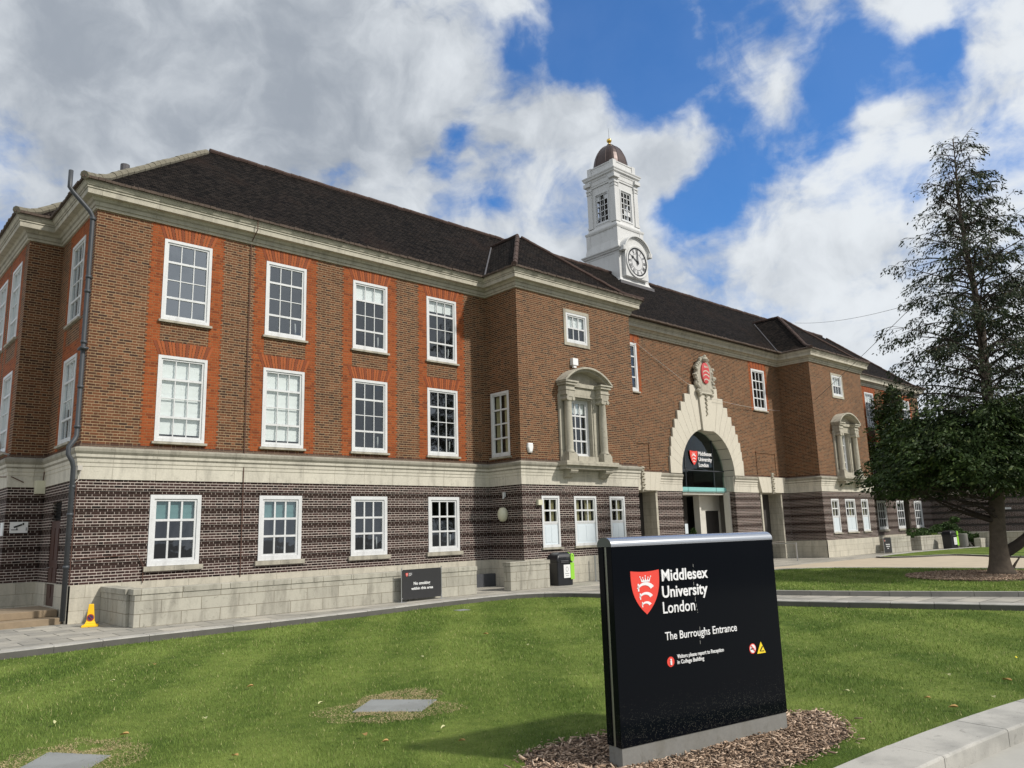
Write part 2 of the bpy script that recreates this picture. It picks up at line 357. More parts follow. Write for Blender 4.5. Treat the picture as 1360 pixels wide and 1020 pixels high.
# ---------------------------------------------------------------- mesh builder
class MB:
    def __init__(s): s.v = []; s.f = []; s.m = []; s.uv = {}
    def face(s, pts, mi=0, uv=None):
        i = len(s.v); s.v += [tuple(p) for p in pts]; s.f.append(tuple(range(i, i+len(pts)))); s.m.append(mi)
        if uv: s.uv[len(s.f)-1] = uv
    def box(s, x0, x1, y0, y1, z0, z1, mi=0):
        p = [(x0,y0,z0),(x1,y0,z0),(x1,y1,z0),(x0,y1,z0),(x0,y0,z1),(x1,y0,z1),(x1,y1,z1),(x0,y1,z1)]
        s.hexa(p, mi)
    def hexa(s, p, mi=0):
        i = len(s.v); s.v += [tuple(q) for q in p]
        for f in ((0,3,2,1),(4,5,6,7),(0,1,5,4),(1,2,6,5),(2,3,7,6),(3,0,4,7)): s.f.append(tuple(i+k for k in f)); s.m.append(mi)
    def ring(s, rings, cap=(True, True), mi=0, closed=True):
        i0 = len(s.v); n = len(rings[0])
        for r in rings: s.v += [tuple(q) for q in r]
        for a in range(len(rings)-1):
            for k in range(n if closed else n-1):
                k2 = (k+1) % n; b = i0+a*n
                s.f.append((b+k, b+k2, b+n+k2, b+n+k)); s.m.append(mi)
        if cap[0]: s.f.append(tuple(i0+k for k in reversed(range(n)))); s.m.append(mi)
        if cap[1]: s.f.append(tuple(i0+(len(rings)-1)*n+k for k in range(n))); s.m.append(mi)
    def tube(s, pts, rad, n=8, mi=0, caps=True):
        pts = [Vector(p) for p in pts]; rings = []
        rads = [float(q) for q in rad] if isinstance(rad, (list, tuple)) else [float(rad)]*len(pts)
        ref = None
        for i, p in enumerate(pts):
            d = (pts[min(i+1, len(pts)-1)]-pts[max(i-1, 0)])
            d = d.normalized() if d.length > 1e-9 else Vector((0, 0, 1))
            if ref is None: ref = Vector((0, 0, 1)) if abs(d.z) < .9 else Vector((1, 0, 0))
            a = d.cross(ref).normalized(); b = a.cross(d).normalized(); ref = b
            rings.append([p+rads[i]*(math.cos(2*math.pi*k/n)*a+math.sin(2*math.pi*k/n)*b) for k in range(n)])
        s.ring(rings, (caps, caps), mi)
    def lathe(s, c, prof, n=20, mi=0, caps=(False, False)):
        s.ring([[(c[0]+r*math.cos(2*math.pi*k/n), c[1]+r*math.sin(2*math.pi*k/n), c[2]+z) for k in range(n)] for r, z in prof], caps, mi)
    def sweep(s, path, prof, closed=False, mi=0, capends=True):
        """path: plan points left to right with outward on the right-hand side of travel; prof: (out, z)"""
        P = [Vector(p) for p in path]; n = len(P); offs = []
        for i in range(n):
            def nrm(a, b):
                t = (b-a).normalized(); return Vector((t.y, -t.x))
            if i == 0: m = nrm(P[0], P[1])
            elif i == n-1: m = nrm(P[-2], P[-1])
            else:
                a, b = nrm(P[i-1], P[i]), nrm(P[i], P[i+1]); m = (a+b); m = m/max(m.dot(a), .2)
            offs.append(m)
        rings = [[(P[i].x+offs[i].x*o, P[i].y+offs[i].y*o, z) for o, z in prof] for i in range(n)]
        for a in range(n-1):
            for k in range(len(prof)-1):
                s.face([rings[a][k], rings[a+1][k], rings[a+1][k+1], rings[a][k+1]], mi[k] if isinstance(mi, list) else mi)
        if capends:
            s.face(list(reversed(rings[0])), 0); s.face(rings[-1], 0)
    def mesh(s, name, mats):
        me = bpy.data.meshes.new(name); me.from_pydata(s.v, [], s.f)
        for m in (mats if isinstance(mats, (list, tuple)) else [mats]): me.materials.append(m)
        me.polygons.foreach_set('material_index', s.m)
        uvl = me.uv_layers.new(name='UVMap'); data = uvl.data
        for pi, p in enumerate(me.polygons):
            if pi in s.uv:
                for li, u in zip(p.loop_indices, s.uv[pi]): data[li].uv = u
                continue
            nn = p.normal
            if abs(nn.z) > .98: t = Vector((1, 0, 0)); b = Vector((0, 1, 0))
            else:
                t = Vector((-nn.y, nn.x, 0)).normalized(); b = nn.cross(t)
            for li, vi in zip(p.loop_indices, p.vertices):
                co = me.vertices[vi].co; data[li].uv = (co.dot(t), co.dot(b))
        me.update(); return me

LOC = {}
def add(name, mb, mats, parent=None, origin=None, local=False, bevel=0, smooth=False, seg=2):
    """mesh given in world coordinates unless local; its object origin is put at origin"""
    me = mb.mesh(name, mats) if isinstance(mb, MB) else mb
    o = bpy.data.objects.new(name, me); COL.objects.link(o)
    if not local:
        org = Vector(origin) if origin is not None else (LOC[parent.name] if parent is not None else Vector((0, 0, 0)))
        if org.length > 0: me.transform(Matrix.Translation(-org))
        LOC[o.name] = org
        if parent is not None: o.parent = parent; o.location = org-LOC[parent.name]
        else: o.location = org
    else:
        if parent is not None: o.parent = parent
        if origin is not None: o.location = origin
    if bevel:
        b = o.modifiers.new('bevel', 'BEVEL'); b.width = bevel; b.segments = seg; b.limit_method = 'ANGLE'; b.angle_limit = R(40)
    if smooth:
        for p in me.polygons: p.use_smooth = True
    return o
def empty(name, loc, label=None, cat=None, group=None, rz=0):
    o = bpy.data.objects.new(name, None); COL.objects.link(o); o.location = loc; o.rotation_euler = (0, 0, rz); o.empty_display_size = .3
    LOC[o.name] = Vector(loc)
    if label: tag(o, label, cat, group)
    return o
def tag(o, label=None, cat=None, group=None, kind=None):
    if label: o['label'] = label
    if cat: o['category'] = cat
    if group: o['group'] = group
    if kind: o['kind'] = kind
    return o

def _cap():
    cu = bpy.data.curves.new('cap', 'FONT'); cu.body = 'H'; cu.size = 1; ob = bpy.data.objects.new('cap', cu); COL.objects.link(ob)
    me = bpy.data.meshes.new_from_object(ob.evaluated_get(bpy.context.evaluated_depsgraph_get())); h = max(v.co.y for v in me.vertices)
    bpy.data.objects.remove(ob); bpy.data.curves.remove(cu); bpy.data.meshes.remove(me); return h
CAP = _cap()
def text_mesh(txt, width, height, name, mat, bold=.0):
    """flat lettering fitted to width x cap height, standing in the local XZ plane, baseline left at the origin, facing -Y"""
    cu = bpy.data.curves.new(name, 'FONT'); cu.body = txt; cu.size = 1; cu.offset = bold; cu.extrude = .004; cu.resolution_u = 3
    ob = bpy.data.objects.new(name, cu); COL.objects.link(ob)
    dg = bpy.context.evaluated_depsgraph_get(); me = bpy.data.meshes.new_from_object(ob.evaluated_get(dg))
    bpy.data.objects.remove(ob); bpy.data.curves.remove(cu)
    xs = [v.co.x for v in me.vertices]; x0, x1 = min(xs), max(xs)
    cap = CAP
    for v in me.vertices:
        x, y, z = v.co; v.co = ((x-x0)/(x1-x0)*width, -z, y/cap*height)
    me.materials.clear(); me.materials.append(mat); me.name = name
    return me

def seax(cx, cz, r, th, y):
    """curved notched sword, hilt on the left"""
    p = []
    for k in range(11):
        a = R(155-k*12.2); p.append((cx+r*math.cos(a), cz+r*.78*math.sin(a)))
    q = []
    for k in range(11):
        a = R(155-k*12.2); tt = th*(.35+.75*(k/10)**.8); rr = r-tt; q.append((cx+rr*math.cos(a), cz+rr*.78*math.sin(a)-.0))
    out = []
    for k in range(10): out.append([(p[k][0], y, p[k][1]), (p[k+1][0], y, p[k+1][1]), (q[k+1][0], y, q[k+1][1]), (q[k][0], y, q[k][1])])
    # cross guard
    a = R(146); gx, gz = cx+(r-th*.25)*math.cos(a), cz+(r-th*.25)*.78*math.sin(a)
    out.append([(gx-th*.18, y, gz+th*.75), (gx+th*.18, y, gz+th*.75), (gx+th*.18, y, gz-th*.75), (gx-th*.18, y, gz-th*.75)])
    return out
def crest(w, h, yf):
    """returns MB red shield (material 0) with white crown and three seaxes (material 1) in XZ, top-left at origin, face at yf"""
    mb = MB(); pts = []
    for k in range(9):
        t = k/8; pts.append((w*t, -h*.03*math.sin(math.pi*t)))
    for k in range(1, 11):
        t = k/10; pts.append((w*(1-.5*t**3.0), -h*t))
    for k in range(1, 10):
        t = 1-k/10; pts.append((w*(.5*t**3.0), -h*t))
    back = yf+.006
    n = len(pts)
    mb.face([(x, yf, z) for x, z in reversed(pts)][::-1][::-1], 0)
    for k in range(n):
        a, b = pts[k], pts[(k+1) % n]; mb.face([(a[0], yf, a[1]), (b[0], yf, b[1]), (b[0], back, b[1]), (a[0], back, a[1])], 0)
    y = yf-.0025; cw = w*.15; cx = w*.5; cz = -h*.26
    mb.face([(cx-cw, y, cz), (cx+cw, y, cz), (cx+cw, y, cz+h*.035), (cx-cw, y, cz+h*.035)], 1)
    for k in range(5):
        xx = cx-cw*.86+cw*1.72*k/4; tx = cx+(xx-cx)*1.45; tz = cz+h*(.135 if k == 2 else .12 if k in (0, 4) else .10); mb.face([(xx-cw*.16, y, cz+h*.03), (xx+cw*.16, y, cz+h*.03), (tx, y, tz)], 1)
        dq = cw*.13; mb.face([(tx+dq*math.cos(-2*math.pi*j/6), y-.0004, tz+dq*math.sin(-2*math.pi*j/6)) for j in range(6)][::-1], 1)
    for dz, r, th in ((-.50, .34, .145), (-.68, .275, .12), (-.84, .20, .10)):
        for q in seax(cx, h*dz+0*w, w*r*1.0, w*th*.9, y): mb.face(q, 1)
    return mb

# ================================================================ ground, roads, kerbs
def structure(name, mb, mats, **k): return tag(add(name, mb, mats, **k), kind='structure')
def arc_pts(pts, n=6):
    """Catmull-Rom through plan points"""
    P = [Vector(p) for p in pts]; P = [2*P[0]-P[1]]+P+[2*P[-1]-P[-2]]; o = []
    for i in range(1, len(P)-2):
        for k in range(n):
            t = k/n; a, b, c, d = P[i-1], P[i], P[i+1], P[i+2]
            o.append(.5*((2*b)+(c-a)*t+(2*a-5*b+4*c-d)*t*t+(3*b-a-3*c+d)*t**3))
    o.append(P[-2]); return o
def offset(pts, d):
    o = []
    for i, p in enumerate(pts):
        t = (pts[min(i+1, len(pts)-1)]-pts[max(i-1, 0)]).normalized(); o.append(p+Vector((-t.y, t.x))*d)
    return o
def stones(mb, pts, width, z0, z1, seg=.9, gap=.010, mi=0, jit=.003):
    """kerb stones along a plan curve, extending to its left"""
    L = [0]
    for a, b in zip(pts, pts[1:]): L.append(L[-1]+(b-a).length)
    def at(s):
        for i in range(len(L)-1):
            if s <= L[i+1]: return pts[i].lerp(pts[i+1], (s-L[i])/(L[i+1]-L[i])), (pts[i+1]-pts[i]).normalized()
        return pts[-1], (pts[-1]-pts[-2]).normalized()
    n = max(1, int(L[-1]/seg)); sg = L[-1]/n
    for k in range(n):
        s0, s1 = k*sg+gap/2, (k+1)*sg-gap/2; rings = []; dz = rnd.uniform(-jit, jit); c = .022
        m = 4
        for j in range(m+1):
            p, t = at(s0+(s1-s0)*j/m); nn = Vector((-t.y, t.x)); w = width
            prof = [(0, z0), (0, z1-c), (c*.35, z1-c*.3), (c, z1), (w, z1), (w, z0)]
            rings.append([(p.x+nn.x*o, p.y+nn.y*o, z+(dz if z > z0 else 0)) for o, z in prof])
        f0 = len(mb.f); mb.ring(rings, (True, True), mi)
        for q in range(f0, len(mb.f)):
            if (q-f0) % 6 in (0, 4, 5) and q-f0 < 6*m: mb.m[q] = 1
LZ = -.14
mb = MB(); mb.face([(-600, -600, -.30), (900, -600, -.30), (900, 900, -.30), (-600, 900, -.30)]); structure('ground', mb, ASPH)
KC = arc_pts([(-22, 16.6), (-6, 17.3), (3.08, 17.87), (4.99, 18.08), (8.3, 18.2), (11.7, 18.4), (13.8, 18.68), (15.9, 18.75), (17.1, 18.55), (18.0, 17.85), (18.5, 16.5), (18.75, 13.6), (18.95, 10.65), (20.57, 5.67), (22.1, 1.2)])
def near_edge(x): return 3.49-.04*(x-6.83)-.016*(x-6.83)**2 if x > 3 else 3.49-.04*(3-6.83)-.016*(3-6.83)**2+(x-3)*.03
NE_ = [Vector((x, near_edge(x))) for x in np.arange(-22, 17.01, .5)]
poly = [(p.x, p.y, LZ) for p in KC]+[(p.x, p.y, LZ) for p in reversed(NE_) if p.y > .2]
mb = MB(); mb.face(list(reversed(poly))); lawn = structure('lawn', mb, LAWNM)
# pavement: everything beyond the lawn kerb
KO = offset(KC, .30)
mb = MB(); mb.face([(p.x, p.y, 0) for p in KO]+[(120, -8, 0), (120, 80, 0), (-60, 80, 0), (-60, 16, 0)]); structure('pavement', mb, PAVE)
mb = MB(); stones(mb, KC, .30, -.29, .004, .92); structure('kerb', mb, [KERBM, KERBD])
mb = MB(); mb.face([(p.x, p.y, -.28) for p in [Vector((-30, -12)), Vector((60, -12)), Vector((60, 5)), Vector((-30, 5))]]); structure('road', mb, ROADM)
mb = MB(); stones(mb, [Vector((p.x, p.y-.50)) for p in NE_ if p.y > .2], .50, -.30, -.115, 1.35, gap=.012, jit=.002); structure('near_kerb', mb, [KERBM, KERBM])
# second lawn (raised) with the tree, buff forecourt, third lawn
L2 = arc_pts([(31.3, 15.2), (30.4, 16.2), (29.2, 16.7), (25, 16.3), (22.4, 15.6), (21.0, 14.4), (20.45, 12.8), (20.5, 11.5), (21.5, 8.65), (22.65, 6.2), (24.6, 2.0)])
L2b = arc_pts([(31.3, 15.2), (31.9, 12.6), (32.5, 8.9), (33.4, 2.0)])
lp = [(p.x, p.y, .095) for p in L2]+[(p.x, p.y, .095) for p in reversed(L2b)]
mb = MB(); mb.face(lp); lawn2 = structure('lawn', mb, LAWNM)
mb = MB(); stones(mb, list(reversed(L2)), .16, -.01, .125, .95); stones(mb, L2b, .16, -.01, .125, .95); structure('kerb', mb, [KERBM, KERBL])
mb = MB()
mb.face([(24.5, 17.3, .006), (29.6, 17.5, .006), (32.2, 15.2, .006), (34.2, 2, .006), (60, -6, .006), (57, 17.2, .006), (44, 17.9, .006), (40, 18.4, .006), (27, 18.9, .006)]); structure('forecourt', mb, BUFF)
L3 = arc_pts([(56, 17.4), (50, 18.2), (43.6, 18.15), (41.9, 17.55), (43.0, 16.4), (45.0, 15.3), (44.2, 13.5), (42.9, 11.5), (42.5, 4)])
mb = MB(); mb.face([(p.x, p.y, .055) for p in L3]+[(56, 4, .055)]); lawn3 = structure('lawn', mb, LAWNM)
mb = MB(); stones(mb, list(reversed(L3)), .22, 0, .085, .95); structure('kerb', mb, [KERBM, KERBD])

# ================================================================ the university building
D1, D2, D3, X0 = 22.41, 20.61, 22.62, 5.24
XM = 67.90/1.0
B1L, B1R, B2L, B2R, X9 = 19.22, 25.89, 42.0, 48.66, 62.66
ZP, ZB, ZU, ZT = .93, 3.62, 4.46, 11.02
bld = empty('university_building', (X0, D1, 0), 'long red brick university building with white sash windows, dark tiled roof and clock tower', 'building')
PATH = [(4.33, 40), (4.33, 26.1), (X0, 26.1), (X0, D1), (B1L, D1), (B1L, D2), (B1R, D2), (B1R, D3), (B2L, D3), (B2L, D2), (B2R, D2), (B2R, D1), (X9, D1), (X9, 26.1), (63.57, 26.1), (63.57, 40)]
RHH = .0769
bands = [(.93+RHH*a, .93+RHH*(a+2)) for a in (5, 11, 17, 23, 29)]
def wall(mb, p0, p1, z0, z1, holes=(), rec=(), depth=.2, dz=.022, mi=0, rmi=0):
    p0, p1 = Vector(p0), Vector(p1); L = (p1-p0).length; t = (p1-p0)/L; nin = Vector((-t.y, t.x))
    us = sorted({0, L, *[h[0] for h in holes], *[h[1] for h in holes]})
    zs = sorted({z0, z1, *[h[2] for h in holes], *[h[3] for h in holes], *[b for r in rec for b in r if z0 < b < z1]})
    def inh(u, z): return any(h[0]-1e-6 < u < h[1]+1e-6 and h[2]-1e-6 < z < h[3]+1e-6 for h in holes)
    def off(z): return dz if any(a < z < b for a, b in rec) else 0
    def P(u, z, o): q = p0+t*u+nin*o; return (q.x, q.y, z)
    for zi in range(len(zs)-1):
        za, zb = zs[zi], zs[zi+1]; zm = (za+zb)/2; o = off(zm)
        for ui in range(len(us)-1):
            ua, ub = us[ui], us[ui+1]; um = (ua+ub)/2
            if inh(um, zm): continue
            mb.face([P(ua, za, o), P(ub, za, o), P(ub, zb, o), P(ua, zb, o)], mi)
            if zi+1 < len(zs)-1:
                o2 = off((zs[zi+1]+zs[zi+2])/2)
                if o2 != o and not inh(um, (zs[zi+1]+zs[zi+2])/2): mb.face([P(ua, zb, o), P(ub, zb, o), P(ub, zb, o2), P(ua, zb, o2)], mi)
    for h in holes:
        a, b, c, d = h[:4]; e = h[4] if len(h) > 4 else depth
        if e < .03: continue
        mb.face([P(a, c, 0), P(a, c, e), P(a, d, e), P(a, d, 0)], rmi); mb.face([P(b, c, e), P(b, c, 0), P(b, d, 0), P(b, d, e)], rmi)
        mb.face([P(a, d, 0), P(a, d, e), P(b, d, e), P(b, d, 0)], rmi); mb.face([P(a, c, e), P(a, c, 0), P(b, c, 0), P(b, c, e)], rmi)
# window rectangles (x0, x1) per facade
WX = [(7.066, 8.42), (10.156, 11.535), (13.276, 14.665), (16.376, 17.744)]
WXR = [(67.90-b, 67.90-a) for a, b in reversed(WX)]
ZUW, ZMW, ZGW = (8.185, 10.60), (4.70, 7.147), (1.315, 3.224)
SW = (9.28, 10.51); PW = (1.33, 3.20)
B1W = [(20.185, 21.11), (21.915, 23.185), (23.99, 24.915)]; B2W = [(x+22.78, y+22.78) for x, y in B1W]
SQ1, SQ2 = (21.89, 23.12), (44.67, 45.9)
AE = [(21.98, 23.12), (44.76, 45.9)]
EW = [(27.45, 28.85), (39.08, 40.48)]
SIDE = [(24.82, 23.42)]
EO = (31.75, 36.4); EC = (EO[0]+EO[1])/2; ER = (EO[1]-EO[0])/2
SD = [(27.3, 29.72), (38.9, 41.2)]
up, lo, pl = MB(), MB(), MB()
for i in range(len(PATH)-1):
    a, b = PATH[i], PATH[i+1]; L = math.dist(a, b); hu, hl, hp = [], [], []
    if i == 1-1+0: # left projection, its face looks to -X
        hu = [(40-y1, 40-y0, z0, z1) for y0, y1 in ((26.95, 28.3), (29.2, 30.5)) for z0, z1 in (ZUW, ZMW)]
    if i == 2:
        hu = [(26.1-24.82, 26.1-23.43, *ZUW), (26.1-24.82, 26.1-23.43, *ZMW)]; hl = [(26.1-24.90, 26.1-23.86, ZP, 3.12, .35)]; hp = [(26.1-24.90, 26.1-23.86, .34, ZP, .35)]
    if i == 3:
        hu = [(x0-X0, x1-X0, *z) for x0, x1 in WX for z in (ZUW, ZMW)]; hl = [(x0-X0, x1-X0, *ZGW) for x0, x1 in WX]
    if i == 4: hu = [(D1-22.2, D1-21.17, *ZMW)]
    if i in (5, 9):
        s = a[0]; k = 0 if i == 5 else 1
        hu = [((SQ1, SQ2)[k][0]-s, (SQ1, SQ2)[k][1]-s, *SW), (AE[k][0]-s-.07, AE[k][1]-s+.07, 4.62, 7.08, .3)]
        hl = [(x0-s, x1-s, *PW) for x0, x1 in (B1W, B2W)[k]]
    if i == 7:
        hu = [(x0-a[0], x1-a[0], 8.25, 10.60) for x0, x1 in EW]+[(EO[0]-a[0], EO[1]-a[0], ZU-.06, ZU+ER+.001, .02)]
        hl = [(x0-a[0], x1-a[0], ZP, ZB, .02) for x0, x1 in [*SD, EO]]; hp = [(x0-a[0], x1-a[0], 0, ZP, .02) for x0, x1 in [*SD, EO]]
    if i == 11:
        hu = [(x0-B2R, x1-B2R, *z) for x0, x1 in WXR for z in (ZUW, ZMW)]; hl = [(x0-B2R, x1-B2R, *ZGW) for x0, x1 in WXR]
    wall(up, a, b, ZU-.06, ZT+.1, hu, rmi=0); wall(lo, a, b, ZP-.01, ZB+.02, hl, bands)
    # blind brick panels between the arch and the side doors are shallow recesses
    t = (Vector(b)-Vector(a)).normalized(); n_ = Vector((t.y, -t.x))
    wall(pl, Vector(a)+n_*.035, Vector(b)+n_*.035, -.02, ZP-.0, hp)
    if hp or True:
        q0, q1 = Vector(a), Vector(b)
# plinth chamfer drip on top
chm = MB()
def seg_path(x_from, x_to, path):
    """clip the facade path to straight pieces inside [x_from, x_to] on the entrance wall"""
    return path
PL = [p for p in PATH]
def sweep_split(mb, prof, gaps):
    """sweep along the facade, leaving gaps (x0,x1) on the entrance wall"""
    left = PL[:8]; right = PL[8:]
    cur = left; edges = []
    xs = sorted(gaps)
    start = left
    for g in xs:
        mb.sweep(start+[(g[0], D3)] if start is left else [start, (g[0], D3)], prof)
        start = (g[1], D3)
    mb.sweep(([start] if start is not left else left)+right, prof)
def split_parts(name, prof, gaps, mat, mi=0):
    start = list(PL[:8])
    for g in gaps: q = MB(); q.sweep(start+[(g[0], D3)], prof, mi=mi); add(name, q, mat, bld); start = [(g[1], D3)]
    q = MB(); q.sweep(start+PL[8:], prof, mi=mi); add(name, q, mat, bld)
sweep_split(pl, [(.0345, ZP-.001), (.0345, ZP-.0), (.03, ZP+.006), (-.03, ZP+.02)], [SD[0], EO, SD[1]])
# blind panels: brick rebates in the entrance wall
for x0, x1 in ((27.2, 29.38), (38.82, 40.9)):
    reb = MB()
    for (a0, a1, b0, b1) in ((x0, x0+.06, 4.62, 5.86), (x1-.06, x1, 4.62, 5.86), (x0, x1, 5.80, 5.86)): reb.box(a0, a1, D3-.035, D3+.02, b0, b1)
    add('brick_panel_edging', reb, UPB, bld)
uw = add('upper_wall', up, UPB, bld); lw_ = add('ground_floor_wall', lo, LOB, bld); add('plinth', pl, PLINTH, bld)
# dark soldier course just above the belt
split_parts('soldier_course', [(.006, ZU-.02), (.012, ZU-.02), (.012, ZU+.085), (0, ZU+.09)], [EO], SOLD)
bp = [(0, ZB-.01), (.03, ZB-.01), (.03, 3.93), (.045, 3.95), (.045, 4.03), (.065, 4.06), (.07, 4.14), (.10, 4.19), (.105, 4.26), (.15, 4.33), (.155, 4.40), (.13, 4.43), (0, 4.47)]
split_parts('belt_course', bp, [EO], [STONE, GRIME], [0, 0, 0, 0, 0, 0, 1, 0, 1, 1, 1, 1])
cor = MB(); cp = [(0, ZT), (.06, ZT), (.07, 11.08), (.10, 11.10), (.11, 11.20), (.15, 11.23), (.19, 11.30), (.35, 11.305), (.35, 11.445), (.375, 11.46), (.375, 11.50), (.40, 11.52), (.44, 11.60), (.455, 11.61), (.46, 11.65), (.15, 11.67)]
cor.sweep(PL, cp, mi=[0, 0, 1, 0, 1, 0, 0, 0, 1, 0, 1, 0, 1, 1, 1]); add('cornice', cor, [STONEC, GRIME], bld)

# inner rooms: a dark back wall and floors seen through the glass
rm = MB(); rm.box(X0+.3, X9-.3, 25.6, 25.65, .1, 11); rm.box(X0+.21, 31.2, D1+.25, 25.6, 4.0, 4.3); rm.box(X0+.21, 27, D1+.25, 25.6, 7.5, 7.8); rm.box(27, 41, D3+.3, 25.6, 7.5, 7.8); rm.box(41, X9-.21, D1+.25, 25.6, 7.5, 7.8); rm.box(37, X9-.21, D3+.25, 25.6, 4.0, 4.3)
for k in (9.2, 12.4, 15.6, 18.6, 26.6, 31.0, 37.0, 41.4, 49.3, 52.2, 55.2, 58.2): rm.box(k, k+.1, D3+.3, 25.6, .1, 11)
rm.box(4.6, 62, 31, 31.1, .1, 11.6)
add('interior_partitions', rm, ROOMM, bld)

# ---- windows
def win_mesh(w, h, cols, rows, heavy=(), panel=0.0, case=.085, stile=.05, bar=.026, open_stay=False):
    f = MB(); y0, y1 = -.018, .10
    f.box(0, case, y0, y1, 0, h); f.box(w-case, w, y0, y1, 0, h); f.box(case, w-case, y0, y1, h-case, h); f.box(case, w-case, y0, y1, 0, case*1.1)
    a, b = case+.002, w-case-.002; c0, c1 = case*1.1+.002, h-case-.002; s0, s1 = .012, .075
    if panel:
        pz = c0+panel; f.box(a, b, s0+.01, s1, pz-.05, pz)
        c0 = pz+.002
    f.box(a, a+stile, s0, s1, c0, c1); f.box(b-stile, b, s0, s1, c0, c1); f.box(a+stile, b-stile, s0, s1, c1-stile, c1); f.box(a+stile, b-stile, s0, s1, c0, c0+stile*1.1)
    gx0, gx1, gz0, gz1 = a+stile, b-stile, c0+stile*1.1, c1-stile
    for k in range(1, cols):
        x = gx0+(gx1-gx0)*k/cols; f.box(x-bar/2, x+bar/2, s0+.012, s1-.01, gz0, gz1)
    for k in range(1, rows):
        z = gz1-(gz1-gz0)*k/rows; hb = (.062 if k in heavy else bar)/2
        f.box(gx0, gx1, s0+(.004 if k in heavy else .014), s1-.012, z-hb, z+hb)
    if open_stay:
        f.hexa([(gx1-.19, .10, gz0+.40), (gx1-.15, .10, gz0+.40), (gx1-.15, .13, gz0+.40), (gx1-.19, .13, gz0+.40), (gx1-.07, .28, gz0+.02), (gx1-.03, .28, gz0+.02), (gx1-.03, .31, gz0+.02), (gx1-.07, .31, gz0+.02)])
    g = MB(); g.face([(gx0, .052, gz0), (gx1, .052, gz0), (gx1, .052, gz1), (gx0, .052, gz1)])
    s = MB(); s.hexa([(-.07, -.085, -.075), (w+.07, -.085, -.075), (w+.07, .1, -.075), (-.07, .1, -.075), (-.07, -.085, -.012), (w+.07, -.085, -.012), (w+.07, .1, .004), (-.07, .1, .004)])
    if cols*rows == 9:
        s = MB(); s.box(-.10, w/2-.004, -.09, .1, -.13, -.004); s.box(w/2+.004, w+.10, -.09, .1, -.13, -.004)
    p = None
    if panel:
        p = MB(); p.box(a, b, .03, .06, case*1.1+.002, pz-.052); p.box(a+.1, (a+b)/2-.03, .022, .03, case*1.1+.08, pz-.12); p.box((a+b)/2+.03, b-.1, .022, .03, case*1.1+.08, pz-.12)
    return dict(w=w, h=h, gl=(gx0, gx1, gz0, gz1), frame=f.mesh('window', WHITE_M), glass=g.mesh('glass_pane', GLASS), sill=s.mesh('sill', OLDST), panel=p.mesh('panel', PANELW) if p else None)
WC = {}
def window(kind, x, y, z, rz=0, blind_or_reflection=0.0, glassmat=None, reflmat=None, sill=True, curtain=False, label=None):
    W = WC[kind]; o = bpy.data.objects.new('window', W['frame']); COL.objects.link(o); o.parent = bld
    o.location = Vector((x, y, z))-LOC[bld.name]; o.rotation_euler = (0, 0, rz)
    if label: o['label'] = label
    g = bpy.data.objects.new('glass_pane', W['glass']); COL.objects.link(g); g.parent = o
    if glassmat: g.data = W['glass'].copy(); g.data.materials[0] = glassmat
    if sill: s = bpy.data.objects.new('sill', W['sill']); COL.objects.link(s); s.parent = o
    if W['panel']: s = bpy.data.objects.new('panel', W['panel']); COL.objects.link(s); s.parent = o
    gx0, gx1, gz0, gz1 = W['gl']
    if blind_or_reflection:
        m = MB(); zb = gz1-(gz1-gz0)*blind_or_reflection; n = max(3, int((gz1-zb)/.16))
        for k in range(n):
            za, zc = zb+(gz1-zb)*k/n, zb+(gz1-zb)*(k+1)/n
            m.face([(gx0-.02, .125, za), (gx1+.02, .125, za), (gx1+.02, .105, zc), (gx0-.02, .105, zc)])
        add('blind_or_reflection', m, reflmat or BLIND, o, local=True)
    if curtain:
        m = MB(); 
        for (u0, u1) in ((gx0, gx0+(gx1-gx0)*.30), (gx1-(gx1-gx0)*.38, gx1)):
            n = 8
            for k in range(n):
                a, b = u0+(u1-u0)*k/n, u0+(u1-u0)*(k+1)/n; ya, yb = (.13, .17) if k % 2 else (.17, .13)
                m.face([(a, ya, gz0-.05), (b, yb, gz0-.05), (b, yb, gz1), (a, ya, gz1)])
        add('curtain', m, CURT, o, local=True)
    return o
ww = 1.38
WC['u'] = win_mesh(ww, 2.415, 3, 4, (1, 3), open_stay=False); WC['uo'] = win_mesh(ww, 2.415, 3, 4, (1, 3), open_stay=True)
WC['m'] = win_mesh(ww, 2.447, 3, 4, (1, 3)); WC['mo'] = win_mesh(ww, 2.447, 3, 4, (1, 3), open_stay=True)
WC['g'] = win_mesh(ww, 1.909, 3, 3, (1, 2), bar=.05, stile=.06, case=.11); WC['go'] = win_mesh(ww, 1.909, 3, 3, (1, 2), bar=.05, stile=.06, case=.11, open_stay=True)
WC['r'] = win_mesh(1.03, 2.447, 2, 4, (1, 3), bar=.05)
WC['s'] = win_mesh(1.23, 1.23, 3, 2, (1,), bar=.04); WC['e'] = win_mesh(1.40, 2.35, 3, 4, (1, 3), case=.11, bar=.05); WC['a'] = win_mesh(1.14, 2.28, 3, 4, (1, 3), bar=.05)
WC['p2'] = win_mesh(.925, 1.87, 2, 2, (1,), panel=.78, bar=.04); WC['p3'] = win_mesh(1.27, 1.87, 3, 2, (1,), panel=.78, bar=.04)
